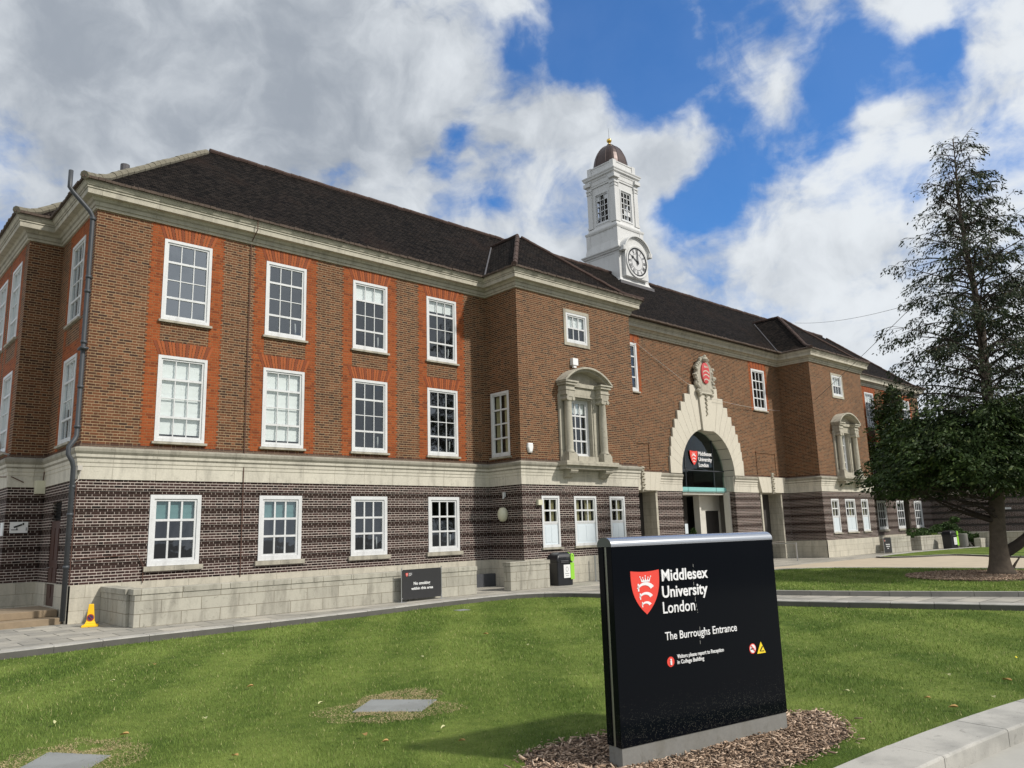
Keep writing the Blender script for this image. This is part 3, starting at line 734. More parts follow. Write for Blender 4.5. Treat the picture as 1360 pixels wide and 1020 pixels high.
for k, (x0, x1) in enumerate(WX):
    xc = (x0+x1)/2-ww/2
    window('uo' if k else 'u', xc, D1, ZUW[0], blind_or_reflection=[0, .0, .24, .18][k], glassmat=[GLASSR, GLASSM, None, None][k])
    window('mo' if k > 1 else 'm', xc, D1, ZMW[0], blind_or_reflection=[.97, .97, 0, .0][k], glassmat=[None, None, None, GLASSM][k])
    window('go' if k > 1 else 'g', xc, D1, ZGW[0], blind_or_reflection=[.34, .34, 0, 0][k], reflmat=TEALREFL, glassmat=[None, GLASSM, None, None][k])  # teal sheet behind the top panes paints in a reflection; no blind hangs here
for k, (x0, x1) in enumerate(WXR):
    xc = (x0+x1)/2-ww/2
    window('u', xc, D1, ZUW[0], blind_or_reflection=.22); window('m', xc, D1, ZMW[0]); window('g', xc, D1, ZGW[0])
for y0 in (24.82,): window('u', X0, y0, ZUW[0], -math.pi/2); window('m', X0, y0, ZMW[0], -math.pi/2, blind_or_reflection=.6)
for y1 in (28.3, 30.5): window('u', 4.33, y1, ZUW[0], -math.pi/2, blind_or_reflection=.95); window('m', 4.33, y1, ZMW[0], -math.pi/2, blind_or_reflection=.95)
window('r', B1L, 22.2, ZMW[0], -math.pi/2, curtain=True)
for k, s in enumerate((0, 22.78)):
    window('s', (SQ1, SQ2)[k][0], D2, SW[0], blind_or_reflection=.45, sill=False); window('a', AE[k][0], D2+.16, 4.72, sill=False, blind_or_reflection=.2)
    for j, (x0, x1) in enumerate((B1W, B2W)[k]): window('p3' if j == 1 else 'p2', x0, D2, PW[0], curtain=True)
for x0, x1 in EW: window('e', x0, D3, 8.25)

# ---- orange brick dressings and gauged arches
OR2 = plain('rubbed_brick', (.32, .080, .020), .85, var=.3, scale=8); OR3 = plain('rubbed_brick_dark', (.20, .048, .015), .85, var=.3, scale=8)
def gauged(x0, x1, z0, z1, y, flare=.16, n=17):
    arch = MB()
    for k in range(n):
        a, b = k/n, (k+1)/n; g = .016
        p = [(x0+(x1-x0)*a+g/2, z0), (x0+(x1-x0)*b-g/2, z0), (x0-flare+(x1-x0+2*flare)*b-g/2, z1), (x0-flare+(x1-x0+2*flare)*a+g/2, z1)]
        q = [(px, y-.010, pz) for px, pz in p]+[(px, y+.02, pz) for px, pz in p]
        i = len(arch.v); arch.v += q
        for f in ((0,1,2,3),(4,7,6,5),(0,4,5,1),(1,5,6,2),(2,6,7,3),(3,7,4,0)): arch.f.append(tuple(i+c for c in f)); arch.m.append(0 if (k*7) % 3 else 1)
    add('gauged_arch', arch, [OR2, OR3], bld)
def dress(x0, x1, y, z0, z1, toothed=True, wd=.34, sides='LR'):
    for sd in sides:
        z = z0; k = 0; drs = MB()
        while z < z1-.001:
            zt = min(z+RHH, z1); e = .05 if k % 2 else 0
            if sd == 'L': drs.face([(x0-wd-e, y-.004, z), (x0+.002, y-.004, z), (x0+.002, y-.004, zt), (x0-wd-e, y-.004, zt)])
            else: drs.face([(x1-.002, y-.004, z), (x1+wd+e, y-.004, z), (x1+wd+e, y-.004, zt), (x1-.002, y-.004, zt)])
            z = zt; k += 1
        add('brick_dressing', drs, ORB, bld)
for x0, x1 in WX+WXR:
    dress(x0-.012, x1+.012, D1, ZU+.09, ZT)
    gauged(x0-.03, x1+.03, ZUW[1]+.005, ZT-.002, D1); gauged(x0-.03, x1+.03, ZMW[1]+.005, ZMW[1]+.40, D1)
for x0, x1 in EW:
    dress(x0-.0, x1+.0, D3, 8.18, ZT, sides='LR', wd=.22); gauged(x0-.03, x1+.03, 10.605, ZT-.002, D3, .1, 15)
# the side faces: dressing round the return windows
for (xx, ya, yb) in ((X0, 23.41, 24.84), (4.33, 26.93, 28.32), (4.33, 29.18, 30.52)):
    ds = MB()
    for z0, z1 in ((ZU+.09, ZMW[1]), (ZMW[1], ZUW[0]-.1), (ZUW[0], ZT)):
        for c, d in ((ya-.34, ya), (yb, yb+.30)): ds.face([(xx-.004, d, z0), (xx-.004, c, z0), (xx-.004, c, z1), (xx-.004, d, z1)])
    for z0, z1 in ((ZMW[1]+.01, ZMW[1]+.42), (ZUW[1]+.01, ZT)): ds.face([(xx-.006, yb+.1, z0), (xx-.006, ya-.1, z0), (xx-.006, ya-.16, z1), (xx-.006, yb+.16, z1)])
    add('side_brick_dressing', ds, ORB, bld)

# square stone surround of the small upper windows
for x0, x1 in (SQ1, SQ2):
    s = MB(); t = .13
    s.box(x0-t, x0-.002, D2-.03, D2+.1, SW[0]-t, SW[1]+t); s.box(x1+.002, x1+t, D2-.03, D2+.1, SW[0]-t, SW[1]+t); s.box(x0-.002, x1+.002, D2-.03, D2+.1, SW[1]+.002, SW[1]+t); s.box(x0-.002, x1+.002, D2-.035, D2+.1, SW[0]-t, SW[0]-.002)
    add('stone_window_surround', s, OLDST, bld)

# aedicule: balcony slab on brackets, two columns, segmental pediment
def aedicule(cx):
    r = MB(); y = D2
    r.box(cx-.655, cx-.571, y-.05, y+.28, 4.505, 7.059); r.box(cx+.571, cx+.655, y-.05, y+.28, 4.505, 7.059); r.box(cx-.57, cx+.57, y-.04, y+.28, 7.002, 7.058); r.box(cx-.57, cx+.57, y-.30, y+.28, 4.505, 4.715)       # inner jambs
    r.box(cx-.64, cx+.64, y-.06, y-.01, 7.06, 7.12)
    for s in (-1, 1):
        xs = cx+s*1.0
        r.box(min(xs-s*.36, xs+s*.30), max(xs-s*.36, xs+s*.30), y-.09, y+.02, 4.46, 7.12)                   # pilaster backing
        r.box(xs-.24, xs+.24, y-.44, y-.09, 4.50, 4.76); r.box(xs-.21, xs+.21, y-.41, y-.09, 4.76, 4.84)     # pedestal
    main = add('window_aedicule', r, OLDST, bld, origin=(cx, y, 4.4))
    for s in (-1, 1):
        c = MB(); xs = cx+s*1.0; c.lathe((xs, y-.25, 0), [(.19, 4.84), (.19, 4.88), (.165, 4.92), (.155, 4.95), (.158, 5.5), (.15, 6.2), (.135, 6.80), (.15, 6.84)], 20)
        o = add('column', c, OLDST, main, smooth=True)
        k = MB(); k.box(xs-.19, xs+.19, y-.43, y-.07, 6.98, 7.06)
        for sx in (-1, 1): k.tube([(xs+sx*.16, y-.44, 6.91), (xs+sx*.16, y-.08, 6.91)], .075, 12)
        k.box(xs-.15, xs+.15, y-.41, y-.09, 6.84, 6.98); add('column_capital', k, OLDST, main)
    e = MB(); e.box(cx-.76, cx+.76, y-.12, y+.02, 7.06, 7.44)
    for s in (-1, 1):
        xs = cx+s*1.0; e.box(xs-.24, xs+.24, y-.42, y+.02, 7.062, 7.442); e.box(xs-.27, xs+.27, y-.45, y+.02, 7.24, 7.29)
        e.box(xs-.31, xs+.31, y-.50, y+.02, 7.444, 7.54); e.box(xs-.36, xs+.36, y-.55, y+.02, 7.541, 7.60)
    e.box(cx-.69, cx+.69, y-.20, y+.02, 7.446, 7.598); add('entablature', e, OLDST, main)
    a = MB(); W_, n = 1.37, 24; rise = .60; rad = (W_*W_+rise*rise)/(2*rise); cz = 7.60+rise-rad; th = math.asin(W_/rad)
    for (r0, r1, yo) in ((rad-.13, rad-.05, .42), (rad-.05, rad+.02, .56)):
        rings = []
        for k in range(n+1):
            q = -th+2*th*k/n; rings.append([(cx+rr*math.sin(q), y-yy, max(cz+rr*math.cos(q), 7.602)) for rr, yy in ((r0, -.02), (r0, yo), (r1, yo), (r1, -.02))])
        a.ring(rings)
    tp = [(cx-W_+.1, y-.06, 7.6)]+[(cx+(rad-.12)*math.sin(-th+2*th*k/n), y-.06, max(cz+(rad-.12)*math.cos(-th+2*th*k/n), 7.6)) for k in range(1, n)]+[(cx+W_-.1, y-.06, 7.6)]
    a.face(list(reversed(tp))); add('segmental_pediment', a, OLDST, main)
    b = MB(); b.box(cx-1.56, cx+1.56, y-.62, y+.02, 4.33, 4.42); b.box(cx-1.50, cx+1.50, y-.56, y+.02, 4.42, 4.50); b.box(cx-1.48, cx+1.48, y-.50, y+.02, 4.20, 4.33)
    add('balcony_slab', b, OLDST, main)
    for s in (-1, 1):
        k = MB(); xs = cx+s*1.0; prof = [(-.02, 4.2), (.46, 4.2), (.47, 4.12), (.42, 4.05), (.34, 4.06), (.28, 4.02), (.20, 3.92), (.10, 3.88), (-.02, 3.86)]
        k.ring([[(xs-.2, y-a_, z_) for a_, z_ in prof], [(xs+.2, y-a_, z_) for a_, z_ in prof]]); add('bracket', k, OLDST, main)
aedicule(22.55); aedicule(45.33)

# ---- central arch
def arc_surround():
    m = MB(); bkm = MB(); yf, yb = D3-.11, D3+.02
    zc = ZU; N = 10
    tops = [9.03, 8.52, 8.07, 7.60, 7.15, 6.70, 6.25, 5.77, 5.30]
    outs = [1.24, 1.72, 2.09, 2.42, 2.71, 2.92, 3.09, 3.17, 3.26]   # outer half width at each step
    # voussoirs: inner arc points to stepped outer points
    ang = [R(90-10-k*(80/ (len(tops)))) for k in range(len(tops)+1)]
    inner = [(ER*math.cos(a), zc+ER*math.sin(a)) for a in ang]
    cx = EC
    for s in (-1, 1):
        for k in range(len(tops)):
            zt = tops[k]; zb = tops[k+1] if k+1 < len(tops) else 4.47
            xo = outs[k]; xi = outs[k-1] if k else .62
            a0, a1 = inner[k], inner[k+1]
            # outer outline of this voussoir: from the step's inside top corner, out, down to the next step
            pts = [(a0[0], a0[1]), (a1[0], a1[1])]
            low = (xo, zb) if k+1 < len(tops) else (xo, 4.47)
            pts += [low, (xo, zt), (xi, zt)]
            if k == len(tops)-1: pts[1] = (ER, 4.47)
            PB = [(cx+s*px, pz) for px, pz in pts]; bkm.face([(px, yf+.035, pz) for px, pz in (PB if s < 0 else PB[::-1])][::-1]); g = .020; cxm = sum(p[0] for p in pts)/len(pts); czm = sum(p[1] for p in pts)/len(pts)
            pts = [(px+(cxm-px)*g/.6, pz+(czm-pz)*g/.9) for px, pz in pts]
            P = [(cx+s*px, pz) for px, pz in pts]
            if s > 0: P = P[::-1]
            i = len(m.v); n = len(P)
            m.ring([[(px, yb, pz) for px, pz in P], [(px, yf, pz) for px, pz in P]], (False, True))
    # keystone
    kp = [(-ER*math.cos(ang[0])+.0, inner[0][1]-.06), (ER*math.cos(ang[0]), inner[0][1]-.06), (.62, 9.25), (-.62, 9.25)]
    m.ring([[(cx+px, yb, pz) for px, pz in kp[::-1]], [(cx+px, yf-.10, pz) for px, pz in kp[::-1]]], (False, True))
    root = add('arch_surround', m, ARCHST, bld, origin=(cx, D3, ZU))
    bk = MB(); q = []
    for k in range(25): a = math.pi*k/24; q.append((cx+(ER-.0)*math.cos(a), zc+(ER-.0)*math.sin(a)))
    n = 24
    add('arch_jointing', bkm, OLDST, root)
    so_ = MB(); dp = D3+.62
    for k in range(n): so_.face([(q[k][0], yf+.02, q[k][1]), (q[k][0], dp, q[k][1]), (q[k+1][0], dp, q[k+1][1]), (q[k+1][0], yf+.02, q[k+1][1])])
    for x, sgn in ((EO[0], 1), (EO[1], -1)):
        p = [(x, D3-.03, 0), (x, dp, 0), (x, dp, ZU), (x, D3-.03, ZU)]; so_.face(p if sgn > 0 else p[::-1], 1)
    for k in range(1, n, 2):
        a = math.pi*k/n; e = .006; pa, pb_ = a-e, a+e; r_ = ER-.004
        so_.face([(cx+r_*math.cos(pa), yf+.02, zc+r_*math.sin(pa)), (cx+r_*math.cos(pa), dp, zc+r_*math.sin(pa)), (cx+r_*math.cos(pb_), dp, zc+r_*math.sin(pb_)), (cx+r_*math.cos(pb_), yf+.02, zc+r_*math.sin(pb_))], 2)
    add('arch_soffit', so_, [ARCHST, LOB, SLATE], root)
    # corner infill of brick between arch and square opening is covered by voussoirs; belt returns into the opening
    for x, sgn in ((EO[0], 1), (EO[1], -1)):
        r_ = MB(); pth = [(x, D3), (x, dp)] if sgn < 0 else [(x, dp), (x, D3)]
        r_.sweep([(a, b) for a, b in pth] if sgn > 0 else [(x, D3), (x, dp)][::1], [(-.0, ZB)]+[(o_ if True else 0, z_) for o_, z_ in bp[1:]]) if False else r_.box(min(x, x+sgn*.05), max(x, x+sgn*.05), D3-.02, dp, ZB, 4.44)
        add('impost', r_, STONE, root)
    # cartouche
    c = MB(); yq = yf-.12; n = 28
    def blob(z):  # half width of the carved frame at height z
        t = (z-8.55)/2.05; return .20+.62*max(0, math.sin(math.pi*min(1, t*.80+.14)))**.8 + .07*math.sin(z*14) + .04*math.sin(z*31)
    zs = [8.55+2.05*k/22 for k in range(23)]
    L = [(-blob(z)*(1-.75*max(0, (z-10.2)/.4)), z) for z in zs]; Rr = [(-x, z) for x, z in reversed(L)]
    ol = L+Rr
    rings = []
    for sc, yy in ((1.0, yf), (1.0, yq), (.88, yq-.07), (.70, yq-.03)): rings.append([(cx+x*sc, yy, 9.5+(z-9.5)*(.5+.5*sc)) for x, z in ol][::-1])
    c.ring(rings, (False, True))
    rr = random.Random(3)
    for k in range(46):   # carved scrolls and leaves round the rim
        j = rr.randrange(len(ol)); x, z = ol[j]; x *= rr.uniform(.82, 1.05); rad = rr.uniform(.05, .11)
        c.lathe((cx+x, yq-.03, z), [(0.001, -rad), (rad*.8, -rad*.6), (rad, 0), (rad*.8, rad*.6), (0.001, rad)], 8)
    for k in range(15):
        z = 8.55-k*.075; c.lathe((cx+.05*math.sin(k*2.1), yf-.13, z), [(0.001, -.06), (.075-.003*k, 0), (0.001, .06)], 8)
    c.lathe((cx, yq-.05, 10.42), [(0.001, -.16), (.16, -.1), (.22, 0), (.16, .1), (0.001, .16)], 14)
    cc = add('carved_cartouche', c, OLDST, root)
    s = MB(); e = [(cx+.36*math.cos(2*math.pi*k/28), 9.70+.56*math.sin(2*math.pi*k/28)) for k in range(28)]
    s.ring([[(x, yq-.02, z) for x, z in e], [(x, yq-.10, z) for x, z in e], [(cx+(x-cx)*.8, yq-.125, 9.7+(z-9.7)*.8) for x, z in e]][::1], (False, True)); add('red_shield', s, REDOLD, cc)
    st = MB()
    for dz, r_ in ((9.98, .0), (9.70, .33), (9.50, .33), (9.30, .28)):
        if r_:
            for qd in seax(cx, dz-.12, r_, .085, yq-.132): st.face(qd)
        else:
            for k in range(3): st.face([(cx-.16+.11*k, yq-.132, dz), (cx-.06+.11*k, yq-.132, dz), (cx-.11+.11*k, yq-.132, dz+.14)])
    add('shield_relief', st, STONE, cc)
arc_surround()

# glass screen in the arch, portal and porch behind it
yg = D3+.55
g = MB(); n = 24; pts = [(EC+ER*math.cos(math.pi*k/n), ZU+ER*math.sin(math.pi*k/n)) for k in range(n+1)]
g.face([(EO[1], yg, 3.86)]+[(x, yg, z) for x, z in pts]+[(EO[0], yg, 3.86)])
scr = add('entrance_glass_screen', g, GLASSG, bld, origin=(EC, yg, 3.86))
fr = MB()
for x in (EC-1.15, EC+1.35): fr.box(x-.015, x+.015, yg-.03, yg+.05, 3.86, ZU+math.sqrt(ER*ER-(x-EC)**2))
fr.box(EO[0]+.03, EO[1]-.03, yg-.03, yg+.05, 4.70, 4.745)
add('mullion', fr, PIPE, scr)
tl = MB()
for a, b in ((EO[0]+.0, EC-1.17), (EC-1.15, EC+1.33), (EC+1.35, EO[1])): tl.box(a+.01, b-.01, yg-.10, yg+.02, 3.63, 3.86)
add('teal_glass_band', tl, TEAL, scr)
pt = MB(); pt.box(EO[0], EO[1]+.9, yg, 25.5, 3.50, 3.62); pt.box(31.2, EO[0], yg+.1, 25.5, 0, 3.5); 
add('porch_ceiling', pt, RENDERW, bld)
pw = MB(); yp = D3+1.35
pw.box(34.86, 35.0, yp-.16, yp+.2, 0, 3.49); pw.box(35.0, 35.6, yp, yp+.2, 0, 3.49); pw.box(36.95, 37.9, yp, yp+.2, 0, 3.49); pw.box(35.6, 36.95, yp, yp+.2, 2.7, 3.49)
pw.box(EO[1]-.12, EO[1]-.001, D3+.30, D3+.62, 0, 3.62)
add('entrance_portal', pw, RENDERW, bld)
dk = MB(); dk.box(31.3, 34.7, yp+.5, yp+.6, 0, 3.49); dk.box(35.6, 36.95, yp+.1, yp+.15, 0, 2.7); dk.box(31.3, 37, D3+2.9, D3+3, 3.63, 7.4)
add('entrance_door', dk, DARK, bld)
ir = MB(); ir.box(33.1, 34.3, D3+2.6, D3+2.62, 4.6, 6.6); add('interior_window', ir, plain('dim_glazing', (.14, .22, .22), .4), bld)
# the two side doorways: stone jambs, flared lintel, dark door, carved keystone
for k, (x0, x1) in enumerate(SD):
    j = MB(); d = .86
    for x, s in ((x0, 1), (x1, -1)):
        a, b = sorted((x, x+s*.14)); j.box(a, b, D3-.045, D3+.30, 0, ZB-.002); a, b = sorted((x, x+s*.09)); j.box(a, b, D3+.302, D3+d, 0, ZB-.002)
        a, b = sorted((x, x+s*.16)); j.box(a, b, D3-.05, D3+.1, .9, .94)
    j.box(x0, x1, D3+.02, D3+d, ZB-.06, ZB+.05); jam = add('doorway_surround', j, RENDERW if False else PLINTH, bld)
    dd = MB(); dd.box(x0+.09, x1-.09, D3+d-.1, D3+d, 0, ZB-.06); add('door', dd, DARK, jam)
    l = MB(); cxd = (x0+x1)/2; nn = 7
    for q in range(nn):
        a, b = q/nn, (q+1)/nn; f = .28
        p = [(x0+(x1-x0)*a+.004, ZB-.005), (x0+(x1-x0)*b-.004, ZB-.005), (x0-f+(x1-x0+2*f)*b-.004, 4.46), (x0-f+(x1-x0+2*f)*a+.004, 4.46)]
        l.ring([[(px, D3-.02, pz) for px, pz in p[::-1]], [(px, D3-.175, pz) for px, pz in p[::-1]]], (False, True))
    add('flared_lintel', l, ARCHST, jam)
    ks = MB(); ks.box(cxd-.09, cxd+.09, D3-.24, D3-.17, 3.55, 4.70)
    for q in range(9): ks.lathe((cxd+.04*(-1)**q, D3-.24, 3.62+q*.125), [(.001, -.07), (.085, 0), (.001, .07)], 8)
    add('carved_keystone', ks, OLDST, jam)

# ---- roof: hipped blocks with bell-cast eaves
def hgt(t): return .46*t if t < .5 else .23+.93*(t-.5)
ZE = 11.69
roof = MB()
def hip(x0, x1, y0, y1, z=ZE, T=None):
    half = T or min(x1-x0, y1-y0)/2; ts = [0, .16, .33, .5, .65, half]
    rg = []
    for t in ts:
        h = z+(.40*t if t < .33 else .132+.55*(t-.33) if t < .65 else .308+.915*(t-.65))
        rg.append([(x0+t, y0+t, h), (x1-t, y0+t, h), (x1-t, y1-t, h), (x0+t, y1-t, h)])
    for a, b in zip(rg, rg[1:]):
        for k in range(4):
            k2 = (k+1) % 4; q = [a[k], a[k2], b[k2], b[k]]
            if (Vector(q[2])-Vector(q[3])).length < 1e-4: q = q[:3]
            roof.face(q)
    return rg
OV = .50
rgm = hip(X0-OV, X9+OV, D1-OV, 32.3)
rgs = hip(4.33-OV, 16, 26.1-OV, 36.3, ZE+.003)
rgr = hip(52, 63.57+OV, 26.1-OV, 36.3, ZE+.003)
rg1 = hip(B1L-OV, B1R+OV, D2-OV, 29.6, ZE+.002)
rg2 = hip(B2L-OV, B2R+OV, D2-OV, 29.6, ZE+.002)
ub = MB(); ub.face([(X0-.3, D1-.3, ZE-.03), (X9+.3, D1-.3, ZE-.03), (X9+.3, 26.3, ZE-.03), (X0-.3, 26.3, ZE-.03)]); ub.face([(4.05, 26.3, ZE-.03), (63.9, 26.3, ZE-.03), (63.9, 37, ZE-.03), (4.05, 37, ZE-.03)])
for a, b in ((B1L-.3, B1R+.3), (B2L-.3, B2R+.3)): ub.face([(a, D2-.3, ZE-.026), (b, D2-.3, ZE-.026), (b, D1-.3, ZE-.026), (a, D1-.3, ZE-.026)])
rf = add('roof', roof, TILE, bld); add('roof_underlay', ub, DARK, rf)
def ridge_line(name, pts, mat, rad=.10, step=.36, rise=.0, z_off=.02):
    """overlapping half-round tiles along a line"""
    m = MB(); P = [Vector(p) for p in pts]; L = sum((b-a).length for a, b in zip(P, P[1:])); n = int(L/step); s = 0
    def at(d):
        for a, b in zip(P, P[1:]):
            l = (b-a).length
            if d <= l: return a.lerp(b, d/l)
            d -= l
        return P[-1].copy()
    for k in range(n):
        a, b = at(k*step), at((k+1)*step+.04); j = rnd.uniform(-.012, .012); a.z += z_off+j; b.z += z_off+j
        m.tube([a, b], [rad*rnd.uniform(1.0, 1.06), rad*.94], 8)
    return add(name, m, mat, rf)
def chain(rg, k): return [r[k] for r in rg]
ridge_line('hip_tiles', chain(rgm, 0), HIPT, .115); ridge_line('hip_tiles', chain(rgm, 1), HIPD)
ridge_line('hip_tiles', chain(rgs, 0), HIPT, .115)
for rg in (rg1, rg2): ridge_line('hip_tiles', chain(rg, 0), HIPD, .10); ridge_line('hip_tiles', chain(rg, 1), HIPD, .10)
ridge_line('ridge_tiles', [rgm[-1][0], rgm[-1][1]], HIPD, .10)
for x in (22.555, 45.33): ridge_line('ridge_tiles', [(x, D2-OV+3.83, rg1[-1][0][2]), (x, 26.0, rg1[-1][0][2])], HIPD, .09)
# lead in the valleys beside the bays
def hz_(t): return (.40*t if t < .33 else .132+.55*(t-.33) if t < .65 else .308+.915*(t-.65))
for xb, s in ((B1L-OV, 1), (B1R+OV, -1), (B2L-OV, 1), (B2R+OV, -1)):
    y0 = D1-OV; q = [(xb+s*t, y0+t, ZE+hz_(t)+.035) for t in (0, .33, .65, 3.7)]
    vl = MB(); vl.tube(q, .035, 6); add('valley_lead', vl, LEAD, rf)
# ragged eaves course
ev = MB(); er = random.Random(11)
EP = [(x, y) for x, y in PATH]
P2 = [Vector(p) for p in EP]; offs = []
for i in range(len(P2)):
    def nr(a, b): t = (b-a).normalized(); return Vector((t.y, -t.x))
    if i == 0: m_ = nr(P2[0], P2[1])
    elif i == len(P2)-1: m_ = nr(P2[-2], P2[-1])
    else: a_, b_2 = nr(P2[i-1], P2[i]), nr(P2[i], P2[i+1]); m_ = a_+b_2; m_ = m_/m_.dot(a_)
    offs.append(m_)
for i in range(len(P2)-1):
    o_ = .49; a, b = P2[i]+offs[i]*o_, P2[i+1]+offs[i+1]*o_
    if i in (7,): a, b = Vector((B1R+OV-.01, D1-.49)), Vector((B2L-OV+.01, D1-.49))
    t = (b-a).normalized(); nn = Vector((t.y, -t.x)); L = (b-a).length; n = max(1, int(L/.168)); st_ = L/n
    for k in range(n):
        p0, p1 = a+t*(k*st_+.004), a+t*((k+1)*st_-.004); e = er.uniform(-.005, .035); h = er.uniform(.0, .018); q0, q1 = -.16, .02+e
        zz = ZE-.03
        v = [(p0+nn*q0), (p1+nn*q0), (p1+nn*q1), (p0+nn*q1)]
        ev.hexa([(w_.x, w_.y, zz-(.0 if j < 2 else .012)) for j, w_ in enumerate(v)]+[(w_.x, w_.y, zz+.05+h+(.062 if j < 2 else 0)) for j, w_ in enumerate(v)], 0)
        if er.random() < .25:
            c = (p0+p1)/2+nn*er.uniform(-.10, .01); ev.lathe((c.x, c.y, zz+.07+h), [(.001, -.02), (er.uniform(.03, .07), .0), (.001, er.uniform(.02, .05))], 6)
add('eaves_tiles', ev, EAVET, rf)
# roof vent pipe and small roof light
v = MB(); v.tube([(6.3, 24.1, 12.8), (6.3, 24.1, 13.32)], .13, 10); add('roof_vent', v, LEAD, rf)

# ---- drainpipe at the corner
pp = MB()
pp.tube([(4.50, 22.3, 11.9), (4.50, 22.3, 11.42), (4.60, 22.28, 11.28), (5.02, 22.27, 10.86), (5.10, 22.27, 10.72), (5.11, 22.27, 4.72), (5.07, 22.24, 4.62), (4.93, 22.2, 4.40), (4.93, 22.2, 4.22), (5.03, 22.2, 4.05), (5.08, 22.24, 3.9), (5.09, 22.26, .10)], .06, 12)
for z in (10.65, 9.0, 8.6, 7.2, 6.0, 4.95, 3.4, 2.7, 1.4): pp.lathe((5.11 if z > 4.5 else 5.09, 22.27 if z > 4.5 else 22.26, z), [(.06, -.04), (.078, -.04), (.078, .04), (.06, .04)], 12)
pp.box(5.0, 5.2, 22.1, 22.42, 6.99, 7.04)
add('drainpipe', pp, PIPE, bld, smooth=True)
pp = MB(); pp.tube([(5.2, 22.33, 3.6), (5.2, 22.33, .95)], .014, 6)
RUST = plain('rusty_cable', (.10, .05, .035), .8); add('wall_cable', pp, RUST, bld); pp = MB(); pp.tube([(9.62, D1-.05, 11.0), (9.62, D1-.05, .9)], .014, 6); pp.tube([(9.62, D1-.48, 11.66), (9.62, D1-.48, 11.36), (9.62, D1-.10, 11.1)], .014, 6)
add('wall_cable', pp, RUST, bld); pp = MB(); pp.tube([(5.3, 22.35, 1.6), (6.2, D1-.04, 1.62), (6.8, D1-.04, 1.65), (6.95, D1-.04, 1.35), (6.95, D1-.07, .9)], .012, 6)
add('wall_cable', pp, RUST, bld); pp = MB(); pp.tube([(4.7, 26.05, 3.75), (4.4, 26.05, 3.9), (3.9, 27, 3.95)], .014, 6); pp.tube([(5.2, 25.9, 4.5), (5.16, 25.95, 3.7)], .014, 6)
add('wall_cable', pp, RUST, bld)
# side door
dm = MB(); dm.box(X0+.02, X0+.10, 23.86, 24.90, .34, 2.60)
for a_, b_3 in ((.55, 1.35), (1.55, 2.40)): dm.box(X0+.005, X0+.02, 24.0, 24.34, a_, b_3); dm.box(X0+.005, X0+.02, 24.44, 24.78, a_, b_3)
lv = MB(); lv.box(X0+.10, X0+.14, 23.86, 24.90, 2.62, 3.11)
for k in range(6): lv.hexa([(X0+.03, 23.87, 2.66+k*.075), (X0+.10, 23.87, 2.69+k*.075), (X0+.10, 24.89, 2.69+k*.075), (X0+.03, 24.89, 2.66+k*.075), (X0+.03, 23.87, 2.67+k*.075), (X0+.10, 23.87, 2.70+k*.075), (X0+.10, 24.89, 2.70+k*.075), (X0+.03, 24.89, 2.67+k*.075)])
add('door_louvre', lv, BLACKM, bld)
sdoor = add('side_door', dm, DOORM, bld)
hm = MB(); hm.tube([(X0+.02, 24.80, 1.35), (X0-.04, 24.80, 1.35), (X0-.04, 24.68, 1.35)], .012, 6); add('door_handle', hm, STEEL, sdoor)

